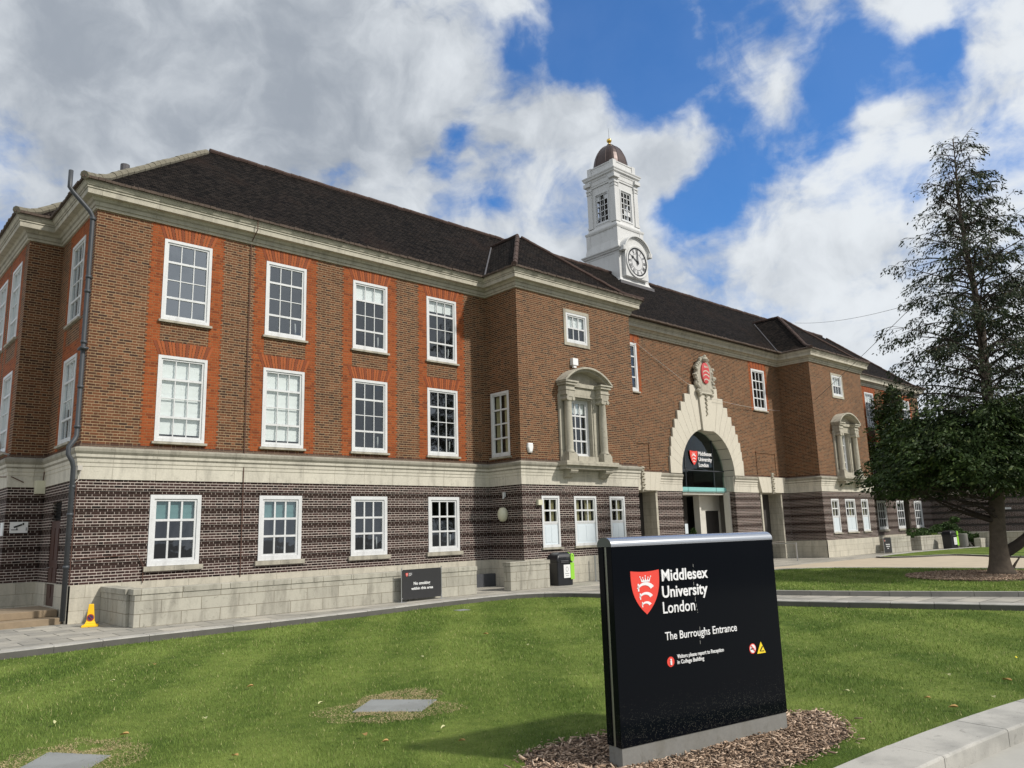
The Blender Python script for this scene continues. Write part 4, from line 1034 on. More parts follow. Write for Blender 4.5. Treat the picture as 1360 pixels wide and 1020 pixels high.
# ---- clock tower
def tower():
    cx, cy = 33.95, 27.7
    def sq(mb, prof, mi=0, caps=(False, True)):
        mb.ring([[(cx-w, cy-w, z), (cx+w, cy-w, z), (cx+w, cy+w, z), (cx-w, cy+w, z)] for w, z in prof], caps, mi)
    b = MB()
    sq(b, [(1.42, 14.6), (1.42, 15.55), (1.34, 15.62), (1.27, 15.8), (1.255, 17.22), (1.28, 17.24), (1.29, 17.33), (1.36, 17.36), (1.38, 17.42), (1.44, 17.47), (1.45, 17.53), (1.24, 17.58), (1.23, 17.75), (1.17, 18.05), (1.155, 18.12), (1.155, 18.80), (1.20, 18.84), (1.23, 18.92), (1.235, 18.98), (1.10, 19.04), (1.06, 19.2), (1.02, 19.25)])
    # corner pilaster strips on the base stage
    for sx in (-1, 1):
        for sy in (-1, 1):
            for (z0, z1, w) in ((15.8, 17.23, 1.262), (17.6, 18.82, 1.165)):
                x = cx+sx*(w-.14); y = cy+sy*(w-.14); b.box(x-.155, x+.155, y-.155, y+.155, z0, z1)
    root = add('clock_tower', b, TOWERW, bld, origin=(cx, cy, 15))
    l = MB(); h = 1.0; z0, z1 = 19.25, 21.75; hw = 1.0; ww_, wz0, wz1 = .45, 19.48, 21.22
    for k, (p0, p1) in enumerate((((cx-h, cy-h), (cx+h, cy-h)), ((cx+h, cy-h), (cx+h, cy+h)), ((cx+h, cy+h), (cx-h, cy+h)), ((cx-h, cy+h), (cx-h, cy-h)))):
        wall(l, p0, p1, z0, z1, [(h-ww_, h+ww_, wz0, wz1, .14)])
    for sx in (-1, 1):
        for sy in (-1, 1):
            for i, (w, t) in enumerate(((h+.055, .17),)):
                x = cx+sx*(w-t+.0); y = cy+sy*(w-t); l.box(x-t, x+t, y-t, y+t, z0+.001, z1+.05)
                l.box(x-t-.03, x+t+.03, y-t-.03, y+t+.03, z0+.0015, z0+.14); l.box(x-t-.03, x+t+.03, y-t-.03, y+t+.03, 21.42, 21.47)
                l.box(x-t-.045, x+t+.045, y-t-.045, y+t+.045, 21.62, 21.72)
                for a in (-1, 1):
                    for c_ in (-1, 1): l.lathe((x+a*t*.85, y+c_*t*.85, 21.55), [(.001, -.08), (.06, -.03), (.07, .03), (.001, .08)], 8)
    lan = add('lantern', l, TOWERW, root)
    c = MB(); sq(c, [(1.02, 21.72), (1.05, 21.74), (1.05, 21.84), (1.075, 21.86), (1.075, 22.10), (1.10, 22.13), (1.12, 22.22), (1.2, 22.28), (1.21, 22.36), (1.25, 22.42), (1.255, 22.47), (1.02, 22.53), (.97, 22.54), (.965, 22.98), (1.0, 22.99), (1.0, 23.05), (.85, 23.06)])
    for sx in (-1, 1):
        for sy in (-1, 1): c.box(cx+sx*.87-.14, cx+sx*.87+.14, cy+sy*.87-.14, cy+sy*.87+.14, 22.535, 23.09)
    # cornice breaks forward over the corner pilasters
        for sy in (-1, 1): c.box(cx+sx*.95-.25, cx+sx*.95+.25, cy+sy*.95-.25, cy+sy*.95+.25, 21.9, 22.12)
    add('lantern_cornice', c, TOWERW, root)
    # windows with broken looking glazing
    for k in range(4):
        g = MB(); f = MB(); a = k*math.pi/2; ca, sa = math.cos(a), math.sin(a)
        def T(x, y, z): return (cx+x*ca-y*sa, cy+x*sa+y*ca, z)
        def bx(mb, x0, x1, y0, y1, z0_, z1_): mb.hexa([T(x0, y0, z0_), T(x1, y0, z0_), T(x1, y1, z0_), T(x0, y1, z0_), T(x0, y0, z1_), T(x1, y0, z1_), T(x1, y1, z1_), T(x0, y1, z1_)])
        y = -h+.06
        for x0, x1, za, zb in ((-ww_, -ww_+.05, wz0, wz1), (ww_-.05, ww_, wz0, wz1), (-ww_, ww_, wz0, wz0+.05), (-ww_, ww_, wz1-.05, wz1)): bx(f, x0, x1, y-.03, y+.03, za, zb)
        for j in (1, 2, 3): bx(f, -ww_+.9*j/3-.02 if j < 3 else 0, -ww_+.9*j/3+.02 if j < 3 else .001, y-.02, y+.02, wz0, wz1)
        for j in range(1, 5): bx(f, -ww_, ww_, y-.02, y+.02, wz0+1.74*j/5-.02, wz0+1.74*j/5+.02)
        for x0, x1, za, zb in ((-ww_-.08, ww_+.08, wz0-.10, wz0-.02), (-ww_-.08, ww_+.08, wz1+.03, wz1+.08), (-ww_-.07, -ww_-.01, wz0, wz1+.03), (ww_+.01, ww_+.07, wz0, wz1+.03)): bx(f, x0, x1, -h-.03, -h+.02, za, zb)
        rr = random.Random(k+5)
        for cxi in range(3):
            for r_ in range(5):
                if rr.random() < .12:
                    x0 = -ww_+.9*cxi/3+.03; za = wz0+1.74*r_/5+.03; bx(f, x0, x0+.20, y+.005, y+.012, za, za+.24)
        win = add('lantern_window', f, WHITE_M, lan, origin=T(0, y, wz0)); 
        p = [T(-ww_, y, wz0), T(ww_, y, wz0), T(ww_, y, wz1), T(-ww_, y, wz1)]; g.face(p); 
        # floor-level dark core of the bell chamber
    core = MB(); core.box(cx-.55, cx+.55, cy-.55, cy+.55, 19.3, 21.7); add('bell_chamber_core', core, DARK, root)
    # dome: rounded square plan
    d = MB(); prof = [(1.00, 23.06), (1.0, 23.16), (.985, 23.32), (.95, 23.52), (.885, 23.78), (.78, 24.03), (.64, 24.26), (.46, 24.44), (.30, 24.54), (.22, 24.60), (.16, 24.62), (.13, 24.70)]
    rings = []; n = 48
    for r_, z in prof:
        ex = 3.4 if r_ > .5 else 2.4; rg = []
        for k in range(n):
            a = 2*math.pi*k/n; c_, s_ = math.cos(a), math.sin(a); rad = r_*.90/((abs(c_)**ex+abs(s_)**ex)**(1/ex)); rib = .012 if k % 6 == 3 else 0; rg.append((cx+(rad+rib)*c_, cy+(rad+rib)*s_, z))
        rings.append(rg)
    d.ring(rings, (False, True)); dome = add('dome', d, COPPER, root, smooth=False)
    sm = MB()
    for k in range(8):
        a = math.pi/8+k*math.pi/4; c_, s_ = math.cos(a), math.sin(a); q = []
        for r_, z in prof[1:9]:
            ex = 3.4 if r_ > .5 else 2.4; rad = r_*.90/((abs(c_)**ex+abs(s_)**ex)**(1/ex))+.012; q.append((cx+rad*c_, cy+rad*s_, z))
        sm.tube(q, .02, 6)
    add('dome_rib', sm, COPPER, dome)
    f = MB(); f.lathe((cx, cy, 24.70), [(.10, 0), (.07, .02), (.05, .05), (.05, .08), (.001+.05, .09), (.10, .12), (.145, .18), (.155, .235), (.145, .29), (.10, .35), (.05, .375), (.001, .38)], 18); add('gilded_ball', f, GOLD, dome, smooth=True)
    r_ = MB(); r_.tube([(cx, cy, 25.07), (cx, cy, 25.75)], [.012, .006], 6); add('lightning_rod', r_, PIPE, dome)
    # clock
    yc = cy-1.44; zc = 16.80; k = MB(); n = 48
    hood = []
    for (r0, r1, yo) in ((.98, 1.06, .10), (1.06, 1.12, .17), (1.12, 1.19, .24)):
        rg = []
        for j in range(25):
            a = math.pi*j/24*.94+math.pi*.03; rg.append([(cx+rr_*math.cos(a)*1.02, yc-yy, zc+.42+rr_*math.sin(a)*.94) for rr_, yy in ((r0, -.22), (r0, yo), (r1, yo), (r1, -.22))])
        k.ring(rg)
    for s in (-1, 1): k.box(cx+s*1.16-.13, cx+s*1.16+.13, yc-.22, yc+.15, 17.28, 17.54)
    # the raised board behind the clock
    pb = [(cx-1.0, 15.85), (cx+1.0, 15.85), (cx+1.0, 17.3)]+[(cx+1.0*math.cos(math.pi*j/20), 17.28+.90*math.sin(math.pi*j/20)) for j in range(1, 20)]+[(cx-1.0, 17.3)]
    k.ring([[(x, yc+.24, z) for x, z in pb[::-1]], [(x, yc-.07, z) for x, z in pb[::-1]]], (False, True))
    hd = add('clock_hood', k, TOWERW, root)
    cl = MB(); rc = .83
    def ringf(mb, r0, r1, y, mi, n=48, cyc=True):
        for j in range(n):
            a, b_ = 2*math.pi*j/n, 2*math.pi*(j+1)/n
            mb.face([(cx+r1*math.cos(a), y, zc+r1*math.sin(a)), (cx+r0*math.cos(a), y, zc+r0*math.sin(a)), (cx+r0*math.cos(b_), y, zc+r0*math.sin(b_)), (cx+r1*math.cos(b_), y, zc+r1*math.sin(b_))], mi)
    cl.ring([[(cx+rr_*math.cos(2*math.pi*j/n), yc-y_, zc+rr_*math.sin(2*math.pi*j/n)) for j in range(n)] for rr_, y_ in ((.96, .05), (.96, .13), (.93, .14), (.85, .125))], (False, False), 2)
    cl.face([(cx+.84*math.cos(2*math.pi*j/n), yc-.10, zc+.84*math.sin(2*math.pi*j/n)) for j in range(n)], 0)
    ringf(cl, .755, .835, yc-.106, 1); ringf(cl, .475, .50, yc-.106, 1)
    NUM = ['XII', 'I', 'II', 'III', 'IIII', 'V', 'VI', 'VII', 'VIII', 'IX', 'X', 'XI']
    face = add('clock_face', cl, [CLOCKF, BLACKM, TOWERW], root, origin=(cx, yc, zc))
    nm = MB()
    for q in range(12):
        a = -2*math.pi*q/12; s = NUM[q]; wch = {'I': .045, 'V': .085, 'X': .085}; tot = sum(wch[c_] for c_ in s)+.012*(len(s)-1); x = -tot/2
        def PT(u, v_): # u across, v radial
            rr_ = .64+v_; return (cx-math.sin(a)*rr_+math.cos(a)*u, yc-.107, zc+math.cos(a)*rr_+math.sin(a)*u)
        def stroke(u0, v0, u1, v1, w_=.034): nm.face([PT(u0-w_/2, v0), PT(u0+w_/2, v0), PT(u1+w_/2, v1), PT(u1-w_/2, v1)])
        for c_ in s:
            w_ = wch[c_]
            if c_ == 'I': stroke(x+w_/2, -.10, x+w_/2, .10)
            elif c_ == 'V': stroke(x+w_/2, -.10, x+.01, .10); stroke(x+w_/2, -.10, x+w_-.01, .10, .012)
            else: stroke(x+.01, -.10, x+w_-.01, .10, .012); stroke(x+w_-.01, -.10, x+.01, .10)
            x += w_+.012
        nm.face([PT(-.008, .10), PT(.008, .10), PT(.008, .13), PT(-.008, .13)])
    add('numerals', nm, BLACKM, face)
    def hand(ang, ln, w_, y, nme):
        m = MB(); d_ = Vector((math.sin(ang), math.cos(ang))); p = Vector((d_.y, -d_.x))
        pts = [-.14*d_-p*w_*.9, -.14*d_+p*w_*.9, ln*.62*d_+p*w_*.45, ln*.70*d_+p*w_*1.5, ln*d_, ln*.70*d_-p*w_*1.5, ln*.62*d_-p*w_*.45] if nme == 'hour_hand' else [-.18*d_-p*w_, -.18*d_+p*w_, ln*.8*d_+p*w_*.7, ln*d_, ln*.8*d_-p*w_*.7]
        m.ring([[(cx+q.x, y+.012, zc+q.y) for q in pts], [(cx+q.x, y, zc+q.y) for q in pts]], (True, True)); add(nme, m, BLACKM, face)
    hand(R(300), .60, .05, yc-.14, 'hour_hand'); hand(R(-1), .74, .042, yc-.165, 'minute_hand')
    bs = MB(); bs.tube([(cx, yc-.10, zc), (cx, yc-.18, zc)], .06, 12); add('hand_boss', bs, BLACKM, face)
    fl = MB(); sq(fl, [(1.52, 14.5), (1.50, 15.50)], caps=(False, True)); add('lead_flashing', fl, LEAD, root)
tower()

# ================================================================ low stone walls and steps by the building
def wallobj(name, pieces, label, cat='wall', group=None, mat=WALLST, cope=None, bev=.012):
    """pieces: (x0, x1, y0, y1, z1); butted, not overlapping"""
    m = MB()
    for x0, x1, y0, y1, z1 in pieces: m.box(x0, x1, y0, y1, -.02, z1)
    o = add(name, m, mat, None, origin=(pieces[0][0], pieces[0][2], 0), bevel=bev); tag(o, label, cat, group); return o
w1 = wallobj('low_stone_wall', [(6.03, 16.43, 19.886, 20.23, .74), (5.95, 6.30, 20.234, 22.35, .742)], 'long low pale stone wall enclosing the light well left of the no smoking banner', group='low stone walls')
m = MB()
for k in range(9): m.box(5.99+k*1.163, 5.99+(k+1)*1.163-.008, 19.865, 20.25, .742, .875)
m.box(5.925, 6.32, 20.254, 22.34, .744, .872)
add('coping', m, WALLST, w1, bevel=.01)
w2 = wallobj('low_stone_wall', [(17.78, 19.62, 19.75, 20.10, .80)], 'short low pale stone wall between the paved gap and the left litter bin', group='low stone walls')
m = MB(); m.box(17.76, 18.68, 19.73, 20.12, .802, .93); m.box(18.69, 19.64, 19.73, 20.12, .802, .93); add('coping', m, WALLST, w2, bevel=.01)
wallobj('slate_kerb_wall', [(16.6, 19.16, 22.1, 22.36, .45)], 'low dark slate upstand in the gap between the two stone walls', mat=SLATE)
w3 = wallobj('low_stone_wall', [(48.3, 51.2, 19.75, 20.1, .80), (50.86, 51.2, 20.105, 22.3, .80)], 'weathered low stone wall behind the small notice stand beside the far bay', group='low stone walls')
m = MB(); m.box(48.28, 51.22, 19.73, 20.12, .802, .92); add('coping', m, WALLST, w3, bevel=.01)
w4 = wallobj('low_stone_wall', [(52.3, 57.6, 19.55, 19.9, .76), (52.3, 52.65, 19.905, 22.3, .76)], 'low stone planter wall under the hedge beside the far litter bin', group='low stone walls')
m = MB(); m.box(52.28, 57.62, 19.53, 19.92, .762, .87); add('coping', m, WALLST, w4, bevel=.01)
wallobj('retaining_wall', [(57.7, 58.05, 8.6, 17.9, .97), (56.6, 57.69, 17.5, 17.9, .6)], 'long pale stone retaining wall across the forecourt behind the conifer trunk', group='low stone walls')
wallobj('retaining_wall', [(60.5, 60.85, -4, 8.5, .97), ], 'far stone retaining wall at the right edge beyond the conifer', group='low stone walls')
m = MB(); m.box(3.1, 5.16, 22.6, 25.0, -.02, .155); m.box(3.55, 5.17, 23.15, 25.05, .157, .33)
tag(add('stone_steps', m, STEPST, origin=(4.2, 23.5, 0), bevel=.012), 'two worn brown stone steps up to the side door', 'steps')

# ---- far brick block closing the court on the right
fb = empty('brick_side_block', (62.75, 10, 0), 'low dark striped brick block beyond the tree closing the right side of the court', 'building')
m = MB(); wall(m, (62.75, 26), (62.75, -30), ZP, 3.62, (), bands); add('striped_wall', m, LOB, fb)
m = MB(); wall(m, (62.75, 26), (62.75, -30), 3.9, 6.9); add('brick_wall', m, LOB, fb)
m = MB(); wall(m, (62.70, 26), (62.70, -30), -.02, ZP); m.box(62.68, 62.9, -30, 26, 3.62, 3.9); add('stone_trim', m, STONE, fb)
m = MB(); m.box(62.55, 74, -30, 26, 6.9, 7.15); add('roof', m, LEAD, fb)
m = MB(); m.box(62.77, 74, -30, 26, 0, 6.89); add('core', m, DARK, fb)
m = MB(); m.box(62.60, 62.74, 17.2, 18.3, 2.42, 2.55); add('wall_lamp', m, WHITE_M, fb)

# ================================================================ the black totem sign
def place(o, x, y, z, deg): o.location = (x, y, z); o.rotation_euler = (0, 0, R(deg)); return o
sg = empty('monolith_sign', (5.613, 4.832, -.14), 'big glossy black campus entrance sign with aluminium cap and red shield standing in wood chips', 'sign')
sg.rotation_euler = (0, 0, math.atan2(-.391, 2.191))
SWD, SDP = 2.226, .20
def sadd(name, mb, mats, par=None, **k): return add(name, mb, mats, par or sg, local=True, **k)
m = MB(); m.box(.012, SWD-.012, .008, SDP-.008, -.15, .178); sadd('concrete_base', m, CONCB)
m = MB(); m.box(0, SWD, 0, .078, .18, 1.932); face = sadd('front_panel', m, SIGNB, bevel=.004)
m = MB(); m.box(0, SWD, .122, SDP, .18, 1.932); sadd('rear_panel', m, SIGNB, bevel=.004)
m = MB(); m.box(.012, SWD-.012, .080, .120, .18, 1.93); sadd('aluminium_spine', m, plain('satin_metal', (.32, .31, .26), .45, .8))
m = MB(); pr = [(-.003, 1.934)]+[(SDP/2-(SDP/2+.003)*math.cos(math.pi*k/14), 1.950+.070*math.sin(math.pi*k/14)) for k in range(15)]+[(SDP+.003, 1.934)]
m.ring([[(-.002, y, z) for y, z in pr], [(SWD+.002, y, z) for y, z in pr]], (False, False)); cap = sadd('cap', m, ALU)
for p in cap.data.polygons: p.use_smooth = abs(p.normal.y) > -1 and p.normal.z > .05
m = MB(); GP = plain('grey_plastic', (.09, .095, .085), .6); m.face([(-.004, y, z) for y, z in reversed(pr)]); sadd('cap_end', m, GP); m = MB(); m.face([(SWD+.004, y, z) for y, z in pr]); sadd('cap_end', m, GP)
def stext(t, u, z, w_, h, nm='lettering', mat=LETTER, bold=.0): 
    o = add(nm, text_mesh(t, w_, h, nm, mat, bold), mat, sg, local=True); o.location = (u, -.004, z); return o
stext('Middlesex', .598, 1.592, .617, .104, bold=.016); stext('University', .592, 1.438, .606, .104, bold=.016); stext('London', .59, 1.292, .42, .104, bold=.004)
stext('The Burroughs Entrance', .595, 1.047, .975, .072, bold=.002)
stext('Visitors please report to Reception', .732, .869, .628, .035, bold=.006); stext('in College Building', .730, .818, .352, .035, bold=.006)
c = crest(.356, .402, -.004); o = sadd('red_shield', c, [REDM, LETTER]); o.location = (.212, 0, 1.702)
def disc(cx, cz, r, y, n=28): return [(cx+r*math.cos(-2*math.pi*k/n), y, cz+r*math.sin(-2*math.pi*k/n)) for k in range(n)][::-1]
m = MB(); m.face(disc(.648, .848, .046, -.004)); o = sadd('information_symbol', m, REDM)
o = add('lettering', text_mesh('i', .022, .055, 'lettering', LETTER, .02), LETTER, sg, local=True); o.location = (.637, -.007, .822)
m = MB(); m.face(disc(1.78, .853, .050, -.004)); m.m[-1] = 0; m.face(disc(1.78, .853, .041, -.006), 1)
m.face([(1.748, -.008, .845), (1.800, -.008, .845), (1.800, -.008, .857), (1.748, -.008, .857)], 2)
m.face([(1.752, -.010, .880), (1.760, -.010, .888), (1.812, -.010, .830), (1.804, -.010, .822)], 0); sadd('no_smoking_symbol', m, [REDM, LETTER, BLACKM])
m = MB(); m.face([(1.842, -.004, .795), (1.972, -.004, .795), (1.907, -.004, .910)], 0)
m.face([(1.880, -.006, .820), (1.892, -.006, .812), (1.935, -.006, .858), (1.922, -.006, .866)], 1); m.face([(1.905, -.006, .812), (1.950, -.006, .812), (1.945, -.006, .820), (1.905, -.006, .820)], 1); sadd('camera_warning_triangle', m, [SIGNY, BLACKM])
# a dried bird-lime streak running down the face
m = MB(); rr = random.Random(9); z = 1.73
while z > .93:
    l = rr.uniform(.008, .05); x = 1.035+.02*math.sin(z*7)+rr.uniform(-.002, .002)
    if rr.random() < .60: m.face([(x-.0022, -.0042, z-l), (x+.0022, -.0042, z-l), (x+.0028, -.0042, z), (x-.0018, -.0042, z)])
    z -= l+rr.uniform(.0, .02)
sadd('dried_streak', m, plain('dry_lime', (.30, .30, .28), .9))

# ================================================================ banner stands, bins, cone, notices
def banner(x, y, deg, w_, h, label, lines):
    b = empty('banner_stand', (x, y, 0), label, 'sign', 'no smoking banner stands'); b.rotation_euler = (0, 0, R(deg))
    for u in (0, w_):
        m = MB(); m.tube([(u, 0, .01), (u, 0, h+.03)], .016, 10); m.lathe((u, 0, 0), [(.001, .0), (.17, .0), (.17, .012), (.02, .022), (.001, .022)], 20); m.lathe((u, 0, h+.03), [(.017, -.01), (.019, .0), (.001, .02)], 10)
        add('post', m, STEEL, b, local=True)
    m = MB(); m.tube([(0, 0, h-.02), (w_, 0, h-.02)], .011, 8); m.tube([(0, 0, .10), (w_, 0, .10)], .011, 8); add('rail', m, STEEL, b, local=True)
    m = MB(); m.box(.03, w_-.03, -.014, .014, .07, h-.005); bn = add('banner', m, BANNER, b, local=True)
    c = crest(.085*w_/1.5, .11, -.018); o = add('red_shield', c, [REDM, LETTER], bn, local=True); o.location = (.14*w_/1.5, 0, h-.10)
    for k, t in enumerate(('Middlesex', 'University', 'London')):
        o = add('lettering', text_mesh(t, (.12, .12, .085)[k]*w_/1.5, .019, 'lettering', LETTER, .01), LETTER, bn, local=True); o.location = (.25*w_/1.5, -.018, h-.125-k*.032)
    for t, u, z, ww2, hh in lines:
        o = add('lettering', text_mesh(t, ww2, hh, 'lettering', LETTER, .02), LETTER, bn, local=True); o.location = (u, -.018, z)
banner(13.34, 19.62, 2, 1.50, .93, 'black no smoking banner on steel posts in front of the long low stone wall', [('No smoking', .43, .47, .62, .085), ('within this area', .34, .33, .82, .075)])
banner(46.75, 19.55, 0, 1.05, .90, 'small black no smoking banner stand beside the far stone bay', [('No smoking', .24, .50, .55, .075), ('within this', .26, .39, .50, .065), ('area', .40, .28, .2, .065)])

def bin_(x, y, deg, label):
    b = empty('litter_bin', (x, y, 0), label, 'litter bin', 'black litter bins'); b.rotation_euler = (0, 0, R(deg))
    def rr_(w_, d_, z, c): 
        p = []
        for cx_, cy_, a0 in ((w_-c, d_-c, 0), (c-w_, d_-c, 90), (c-w_, c-d_, 180), (w_-c, c-d_, 270)):
            for k in range(4): a = R(a0+30*k); p.append((cx_+c*math.cos(a), cy_+c*math.sin(a), z))
        return p
    m = MB(); m.ring([rr_(.34, .29, 0, .05), rr_(.35, .30, .03, .05), rr_(.36, .31, .80, .05), rr_(.375, .325, .83, .05), rr_(.375, .325, .88, .05)], (True, True)); add('body', m, BINM, b, local=True)
    m = MB(); rg = []
    for k in range(9):
        t = k/8; a = t*math.pi/2; rg.append(rr_(.375*(.30+.70*math.cos(a)), .325*(.40+.60*math.cos(a)), .882+.27*math.sin(a), .05*(.4+.6*math.cos(a))))
    m.ring(rg, (True, True)); m.box(-.30, .02, -.335, -.29, .90, .98); add('hood', m, BINM, b, local=True, smooth=False)
    m = MB(); m.box(-.22, .12, -.345, -.326, .845, .865); m.box(-.22, .12, -.345, -.326, .80, .815); add('slot_trim', m, plain('bin_grey', (.12, .12, .13), .5), b, local=True)
    m = MB(); m.box(-.10, .20, -.332, -.322, .26, .72); add('white_notice', m, LETTER, b, local=True)
    m = MB(); m.ring([[(.05+.06*math.cos(2*math.pi*k/16), -.334, .56+.09*math.sin(2*math.pi*k/16)) for k in range(16)], [(.05+.045*math.cos(2*math.pi*k/16), -.334, .56+.07*math.sin(2*math.pi*k/16)) for k in range(16)]], (False, False)); m.box(-.04, .14, -.336, -.333, .40, .42); m.box(-.02, .12, -.336, -.333, .33, .345); add('notice_print', m, plain('grey_print', (.25, .27, .28), .6), b, local=True)
    m = MB(); m.box(.205, .385, -.345, -.322, .20, .78); m.box(.362, .385, -.32, .20, .20, .78); m.box(.23, .385, -.35, -.325, .86, 1.0)
    m.ring([[(.372, .0+.14*math.cos(2*math.pi*k/20), .98+.17*math.sin(2*math.pi*k/20)) for k in range(20)], [(.40, .0+.14*math.cos(2*math.pi*k/20), .98+.17*math.sin(2*math.pi*k/20)) for k in range(20)], [(.40, .0+.07*math.cos(2*math.pi*k/20), .98+.09*math.sin(2*math.pi*k/20)) for k in range(20)]], (False, False))
    m.ring([[(.31+.085*math.cos(2*math.pi*k/20), y_, .96+.15*math.sin(2*math.pi*k/20)) for k in range(20)] for y_ in (-.30, -.352)]+[[(.31+.04*math.cos(2*math.pi*k/20), -.352, .96+.07*math.sin(2*math.pi*k/20)) for k in range(20)]], (False, False)); add('green_panel', m, GREENP, b, local=True, bevel=.008)
bin_(20.52, 20.12, -6, 'black domed litter bin with white notice and lime green panel against the near bay')
bin_(54.9, 18.75, -14, 'black domed litter bin with white notice and lime green panel beside the far planter wall')
m = MB(); m.lathe((57.0, 18.65, 0), [(.001, 0), (.27, 0), (.27, .86), (.24, .90), (.001, .90)], 20); tag(add('concrete_bollard', m, CONCB, origin=(57, 18.65, 0), smooth=False), 'stout grey concrete drum standing right of the far litter bin', 'bollard')

cn = empty('no_parking_cone', (5.47, 21.25, 0), 'yellow plastic no waiting cone on the paving by the drainpipe', 'traffic cone'); cn.rotation_euler = (0, 0, R(-18)); cn.scale = (.90, .90, .92)
m = MB(); m.ring([[(a*s_, b_*s2, z) for a, b_ in ((-1, -1), (1, -1), (1, 1), (-1, 1))] for s_, s2, z in ((.20, .16, 0), (.20, .16, .045), (.15, .125, .06), (.12, .10, .09))], (True, True)); add('base', m, YELLOW, cn, local=True, bevel=.01)
m = MB(); m.ring([[(a*s_, b_*s2, z) for a, b_ in ((-1, -1), (1, -1), (1, 1), (-1, 1))] for s_, s2, z in ((.125, .10, .092), (.10, .07, .14), (.085, .055, .30), (.060, .04, .56), (.055, .036, .575))], (False, True)); add('body', m, YELLOW, cn, local=True, bevel=.008)
m = MB()
sl_ = .055/.42
def PC(u, z): return (u, -.072+(z-.30)*sl_-.0, z)
def ringc(r0, r1, mi, off_):
    n = 24
    for k in range(n):
        a, b_ = 2*math.pi*k/n, 2*math.pi*(k+1)/n; q = [(r0, a), (r0, b_), (r1, b_), (r1, a)]
        m.face([(r_*math.cos(t_), -.066+off_+(.23+r_*math.sin(t_)-.23)*.10, .235+r_*math.sin(t_)) for r_, t_ in q][::-1], mi)
ringc(.001, .075, 1, -.006); ringc(.062, .088, 0, -.008)
m.face([(-.055, -.082, .285), (-.040, -.082, .297), (.056, -.084, .185), (.042, -.084, .173)], 0)
add('no_waiting_roundel', m, [plain('roundel_red', (.30, .03, .03), .5), plain('roundel_blue', (.025, .03, .09), .5)], cn, local=True)

# wall notices, lamps, alarm, camera, boxes
def thing_on(name, mb, mat, org, label, cat, group=None, **k): return tag(add(name, mb, mat, origin=org, **k), label, cat, group)
nt = empty('camera_notice', (4.45, 26.07, 2.47), 'white security camera notice on the dark brick by the side door', 'sign')
m = MB(); m.box(4.46, 4.90, 26.045, 26.09, 2.32, 2.63); add('board', m, LETTER, nt)
m = MB(); m.hexa([(4.56, 26.035, 2.455), (4.76, 26.035, 2.53), (4.76, 26.044, 2.53), (4.56, 26.044, 2.455), (4.545, 26.035, 2.50), (4.745, 26.035, 2.575), (4.745, 26.044, 2.575), (4.545, 26.044, 2.50)])
m.box(4.76, 4.80, 26.035, 26.044, 2.54, 2.60); m.box(4.62, 4.64, 26.035, 26.044, 2.42, 2.47); m.box(4.49, 4.66, 26.035, 26.044, 2.40, 2.42); m.box(4.855, 4.868, 26.035, 26.044, 2.38, 2.47); add('camera_symbol', m, BLACKM, nt)
m = MB(); m.box(4.30, 4.329, 26.14, 26.5, 2.25, 2.62); thing_on('wall_notice', m, LETTER, (4.3, 26.3, 2.4), 'plain white board on the striped brick at the far left edge', 'sign')
m = MB(); m.lathe((19.10, 21.55, 2.56), [(.001, -.26), (.10, -.24), (.17, -.15), (.20, 0), (.17, .15), (.10, .24), (.001, .26)], 20); m.tube([(19.22, 21.55, 2.56), (19.08, 21.55, 2.56)], .07, 10)
thing_on('globe_wall_lamp', m, CREAM, (19.2, 21.55, 2.56), 'round cream wall lamp on the side of the near bay', 'wall lamp', smooth=True)
m = MB(); m.box(19.12, 19.21, 21.48, 21.56, 3.20, 3.36); m.tube([(19.15, 21.52, 3.2), (19.05, 21.45, 3.14)], .03, 8); thing_on('security_camera', m, WHITE_M, (19.2, 21.5, 3.3), 'tiny white camera above the round lamp on the bay side', 'camera')
m = MB(); m.ring([[(19.66+u*s_, D2-y_, 4.96+v_*s_) for u, v_ in ((-.12, .16), (-.14, 0), (-.07, -.20), (.07, -.20), (.14, 0), (.12, .16))] for s_, y_ in ((1, .0), (1, .07), (.75, .10))], (False, True))
thing_on('alarm_box', m, LETTER, (19.66, D2, 4.96), 'white alarm sounder box on the bay brick above the stone belt', 'alarm box', bevel=.01)
m = MB(); m.box(19.92, 20.14, D2-.12, D2+.02, 2.86, 3.05); thing_on('meter_box', m, CREAM, (20, D2, 2.95), 'small cream junction box beside the first panelled bay window', 'box', bevel=.008)
m = MB(); m.box(22.06, 22.36, D2-.16, D2+.01, 8.34, 8.62); m.box(22.13, 22.29, D2-.12, D2-.02, 8.24, 8.338)
thing_on('floodlight', m, LETTER, (22.2, D2, 8.4), 'white floodlight box above the near pedimented window', 'light', bevel=.01)
m = MB(); m.box(4.98, 5.23, 25.86, 26.08, 3.42, 3.80); thing_on('junction_box', m, CREAM, (5.1, 26, 3.6), 'cream junction box in the corner under the belt course left', 'box', bevel=.008)
cc_ = empty('dome_camera', (3.95, 24.7, 4.6), 'white domed camera on a bracket sticking out at the far left edge', 'camera')
m = MB(); m.tube([(4.33, 26.3, 4.55), (4.0, 26.05, 4.62), (3.62, 25.6, 4.60)], .03, 8); add('bracket', m, WHITE_M, cc_)
m = MB(); m.lathe((3.95, 26.0, 4.62), [(.03, .0), (.10, .04), (.12, .12), (.11, .24), (.06, .30), (.001, .31)], 14); add('housing', m, WHITE_M, cc_, smooth=True)
m = MB(); m.lathe((3.95, 26.0, 4.62), [(.001, -.10), (.07, -.07), (.10, 0), (.10, .04)], 14); add('lens_dome', m, BLACKM, cc_, smooth=True)
